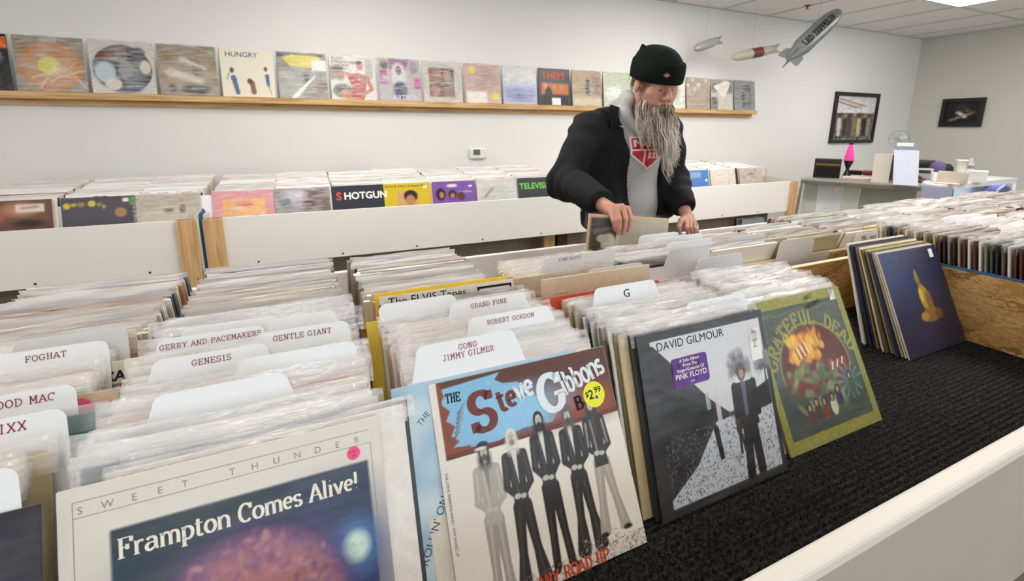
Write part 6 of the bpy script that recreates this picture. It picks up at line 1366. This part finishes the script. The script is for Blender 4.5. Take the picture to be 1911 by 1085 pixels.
GREYS = [rgb(c) for c in ('#c9c3b8', '#b5ada0', '#d8d3c8', '#a39a8c', '#ebe6dc', '#a0978a', '#cdc6b9')]; BRN = [rgb(c) for c in ('#6e5a4a', '#7d6a58', '#5e4c40', '#8c7c6a')]
random.seed(11)
it = []
for c in range(84):                   # clumps around the jaw from ear to ear, each of a dozen hairs
    t = (c+random.random()*.9)/84; ang = -1.5+3.0*t; low = random.random(); side = math.sin(ang)
    L0 = random.uniform(.18, .30)*(1-.25*abs(side)) if side > -.15 else random.uniform(.09, .20)
    tx = at(1238+18*side+random.uniform(-9, 8), 250, 1.66)[0]; ph = random.uniform(0, 6.3); am = random.uniform(.004, .011); fr = random.uniform(7, 14)
    near = abs(side) < .97; cc0 = BRN if near and random.random() < .8 else GREYS; cc1 = random.choice(GREYS)
    for i in range(13):
        a2 = ang+random.gauss(0, .07); lw = min(1, max(0, low+random.gauss(0, .12))); s0 = .072*math.sin(a2)*(1-.25*lw); f0 = .005+.088*math.cos(a2)*(1-.12*lw); u0 = -.040-.075*lw*math.cos(a2*.6)-.014-.018*math.cos(a2)**2
        root = hl(s0*.95, f0*.95, u0); L_ = L0*random.uniform(.75, 1.05); out = hS*math.sin(a2)*.020+hF*(.020*math.cos(a2)+.006); sp = random.gauss(0, .006); p2 = random.gauss(0, .25); pts = []; n = 15
        for k in range(n):
            u = k/(n-1); q = root+out*min(1, u*3.5)-np.array([0, 0, 1])*L_*(u**1.05)+np.array([(tx-root[0])*u*u*.8+sp*math.sin(u*3.1), sp*u, 0])
            q = q+hS*am*math.sin(ph+p2+fr*u)*min(1, u*1.6)+np.array([0, 1, 0])*am*.6*math.cos(ph+fr*u)*u
            if q[2] > zt-.3 and u > .25:
                fyv = front_y(G, float(q[0]), float(q[2]))
                if q[1] > fyv-.012: q[1] = fyv-.012-random.random()*.01
            pts.append(q)
        it.append((pts, random.uniform(.0012, .0024), random.choice(cc0), cc1 if random.random() < .6 else random.choice(GREYS), 4))
locks('beard', it)
it = []
for i in range(150):
    s0 = random.uniform(-.032, .032); root = hl(s0, .104-abs(s0)*.6, -.058-abs(s0)*.40-random.random()*.014); L_ = random.uniform(.016, .040); pts = []
    for k in range(6): u = k/5; pts.append(root+hF*(.010*math.sin(u*2.2))+hS*(s0*1.0*u)-np.array([0, 0, 1])*L_*u*u-hU*.006*u)
    it.append((pts, .0016, random.choice(BRN), random.choice(BRN+BRN+GREYS[:2]), 4))
locks('moustache', it)
it = []
for i in range(150):      # grey hair from under the cuff, in front of and behind the ears
    s_ = random.choice((-1, 1)); f0 = random.uniform(-.09, .04); root = hl(s_*(.078 if f0 > -.05 else .06), f0, .018+random.uniform(-.01, .0)); L_ = random.uniform(.02, .045); pts = []
    if -.03 < f0 < .005: L_ = .01
    for k in range(6): u = k/5; pts.append(root+hS*s_*(.001+.003*math.sin(u*3))-hU*L_*u-hF*.008*u*(f0 < 0))
    it.append((pts, .0013, random.choice(BRN), random.choice(BRN), 5))
locks('side_hair', it)
# ---- the record he lifts out
a, b = on_y(1099, 399, 1.405), on_y(1248, 408, 1.322)
dx = (b-a); dx.normalize(); up = Vector((0, .10, 1)); up = (up-dx*up.dot(dx)).normalized(); nrm = dx.cross(up)
p = Pic(110, '#b9b3a0'); p.rect(0, 1, 0, 1, '#d8a878', .01).rect(.03, .985, 0, .975, '#b4ae9b', .01).rect(.03, .36, 0, .965, '#3a322e', .02)
p.ell(.27, .66, .09, .12, '#cfc5b4', .03).ell(.2, .72, .08, .05, '#b9ab98', .02).ell(.3, .56, .14, .07, '#8a7f72', .04).cap(.1, .8, .3, .85, .03, .02, '#6a5f56', .03).rect(.36, .38, .1, .95, '#cfc7b4', .01)
for k in range(30):
    for cxx in (.41, .71): p.rect(cxx, cxx+.25, .925-.027*k, .934-.027*k, '#8f8a7c', .006, .7*(.6+.4*random.random()))
lp = record(0, 0, 0, rgb('#d8b48a'), None, 'tan-edged record back with dense print, lifted by the man with one hand', None)
link('back_print', p.mesh('back_print', S, S, M['print']), lp); link('sleeve', sleeve_mesh(95, .008, -.012, 'clear', 1.0, False), lp)
o_ = a-up*S
lp.matrix_world = Matrix(((dx.x, -nrm.x, up.x, o_.x), (dx.y, -nrm.y, up.y, o_.y), (dx.z, -nrm.z, up.z, o_.z), (0, 0, 0, 1)))
if (Vector((-nrm.x, -nrm.y, -nrm.z))).y < 0: lp.matrix_world = Matrix(((dx.x, nrm.x, up.x, o_.x), (dx.y, nrm.y, up.y, o_.y), (dx.z, nrm.z, up.z, o_.z), (0, 0, 0, 1)))
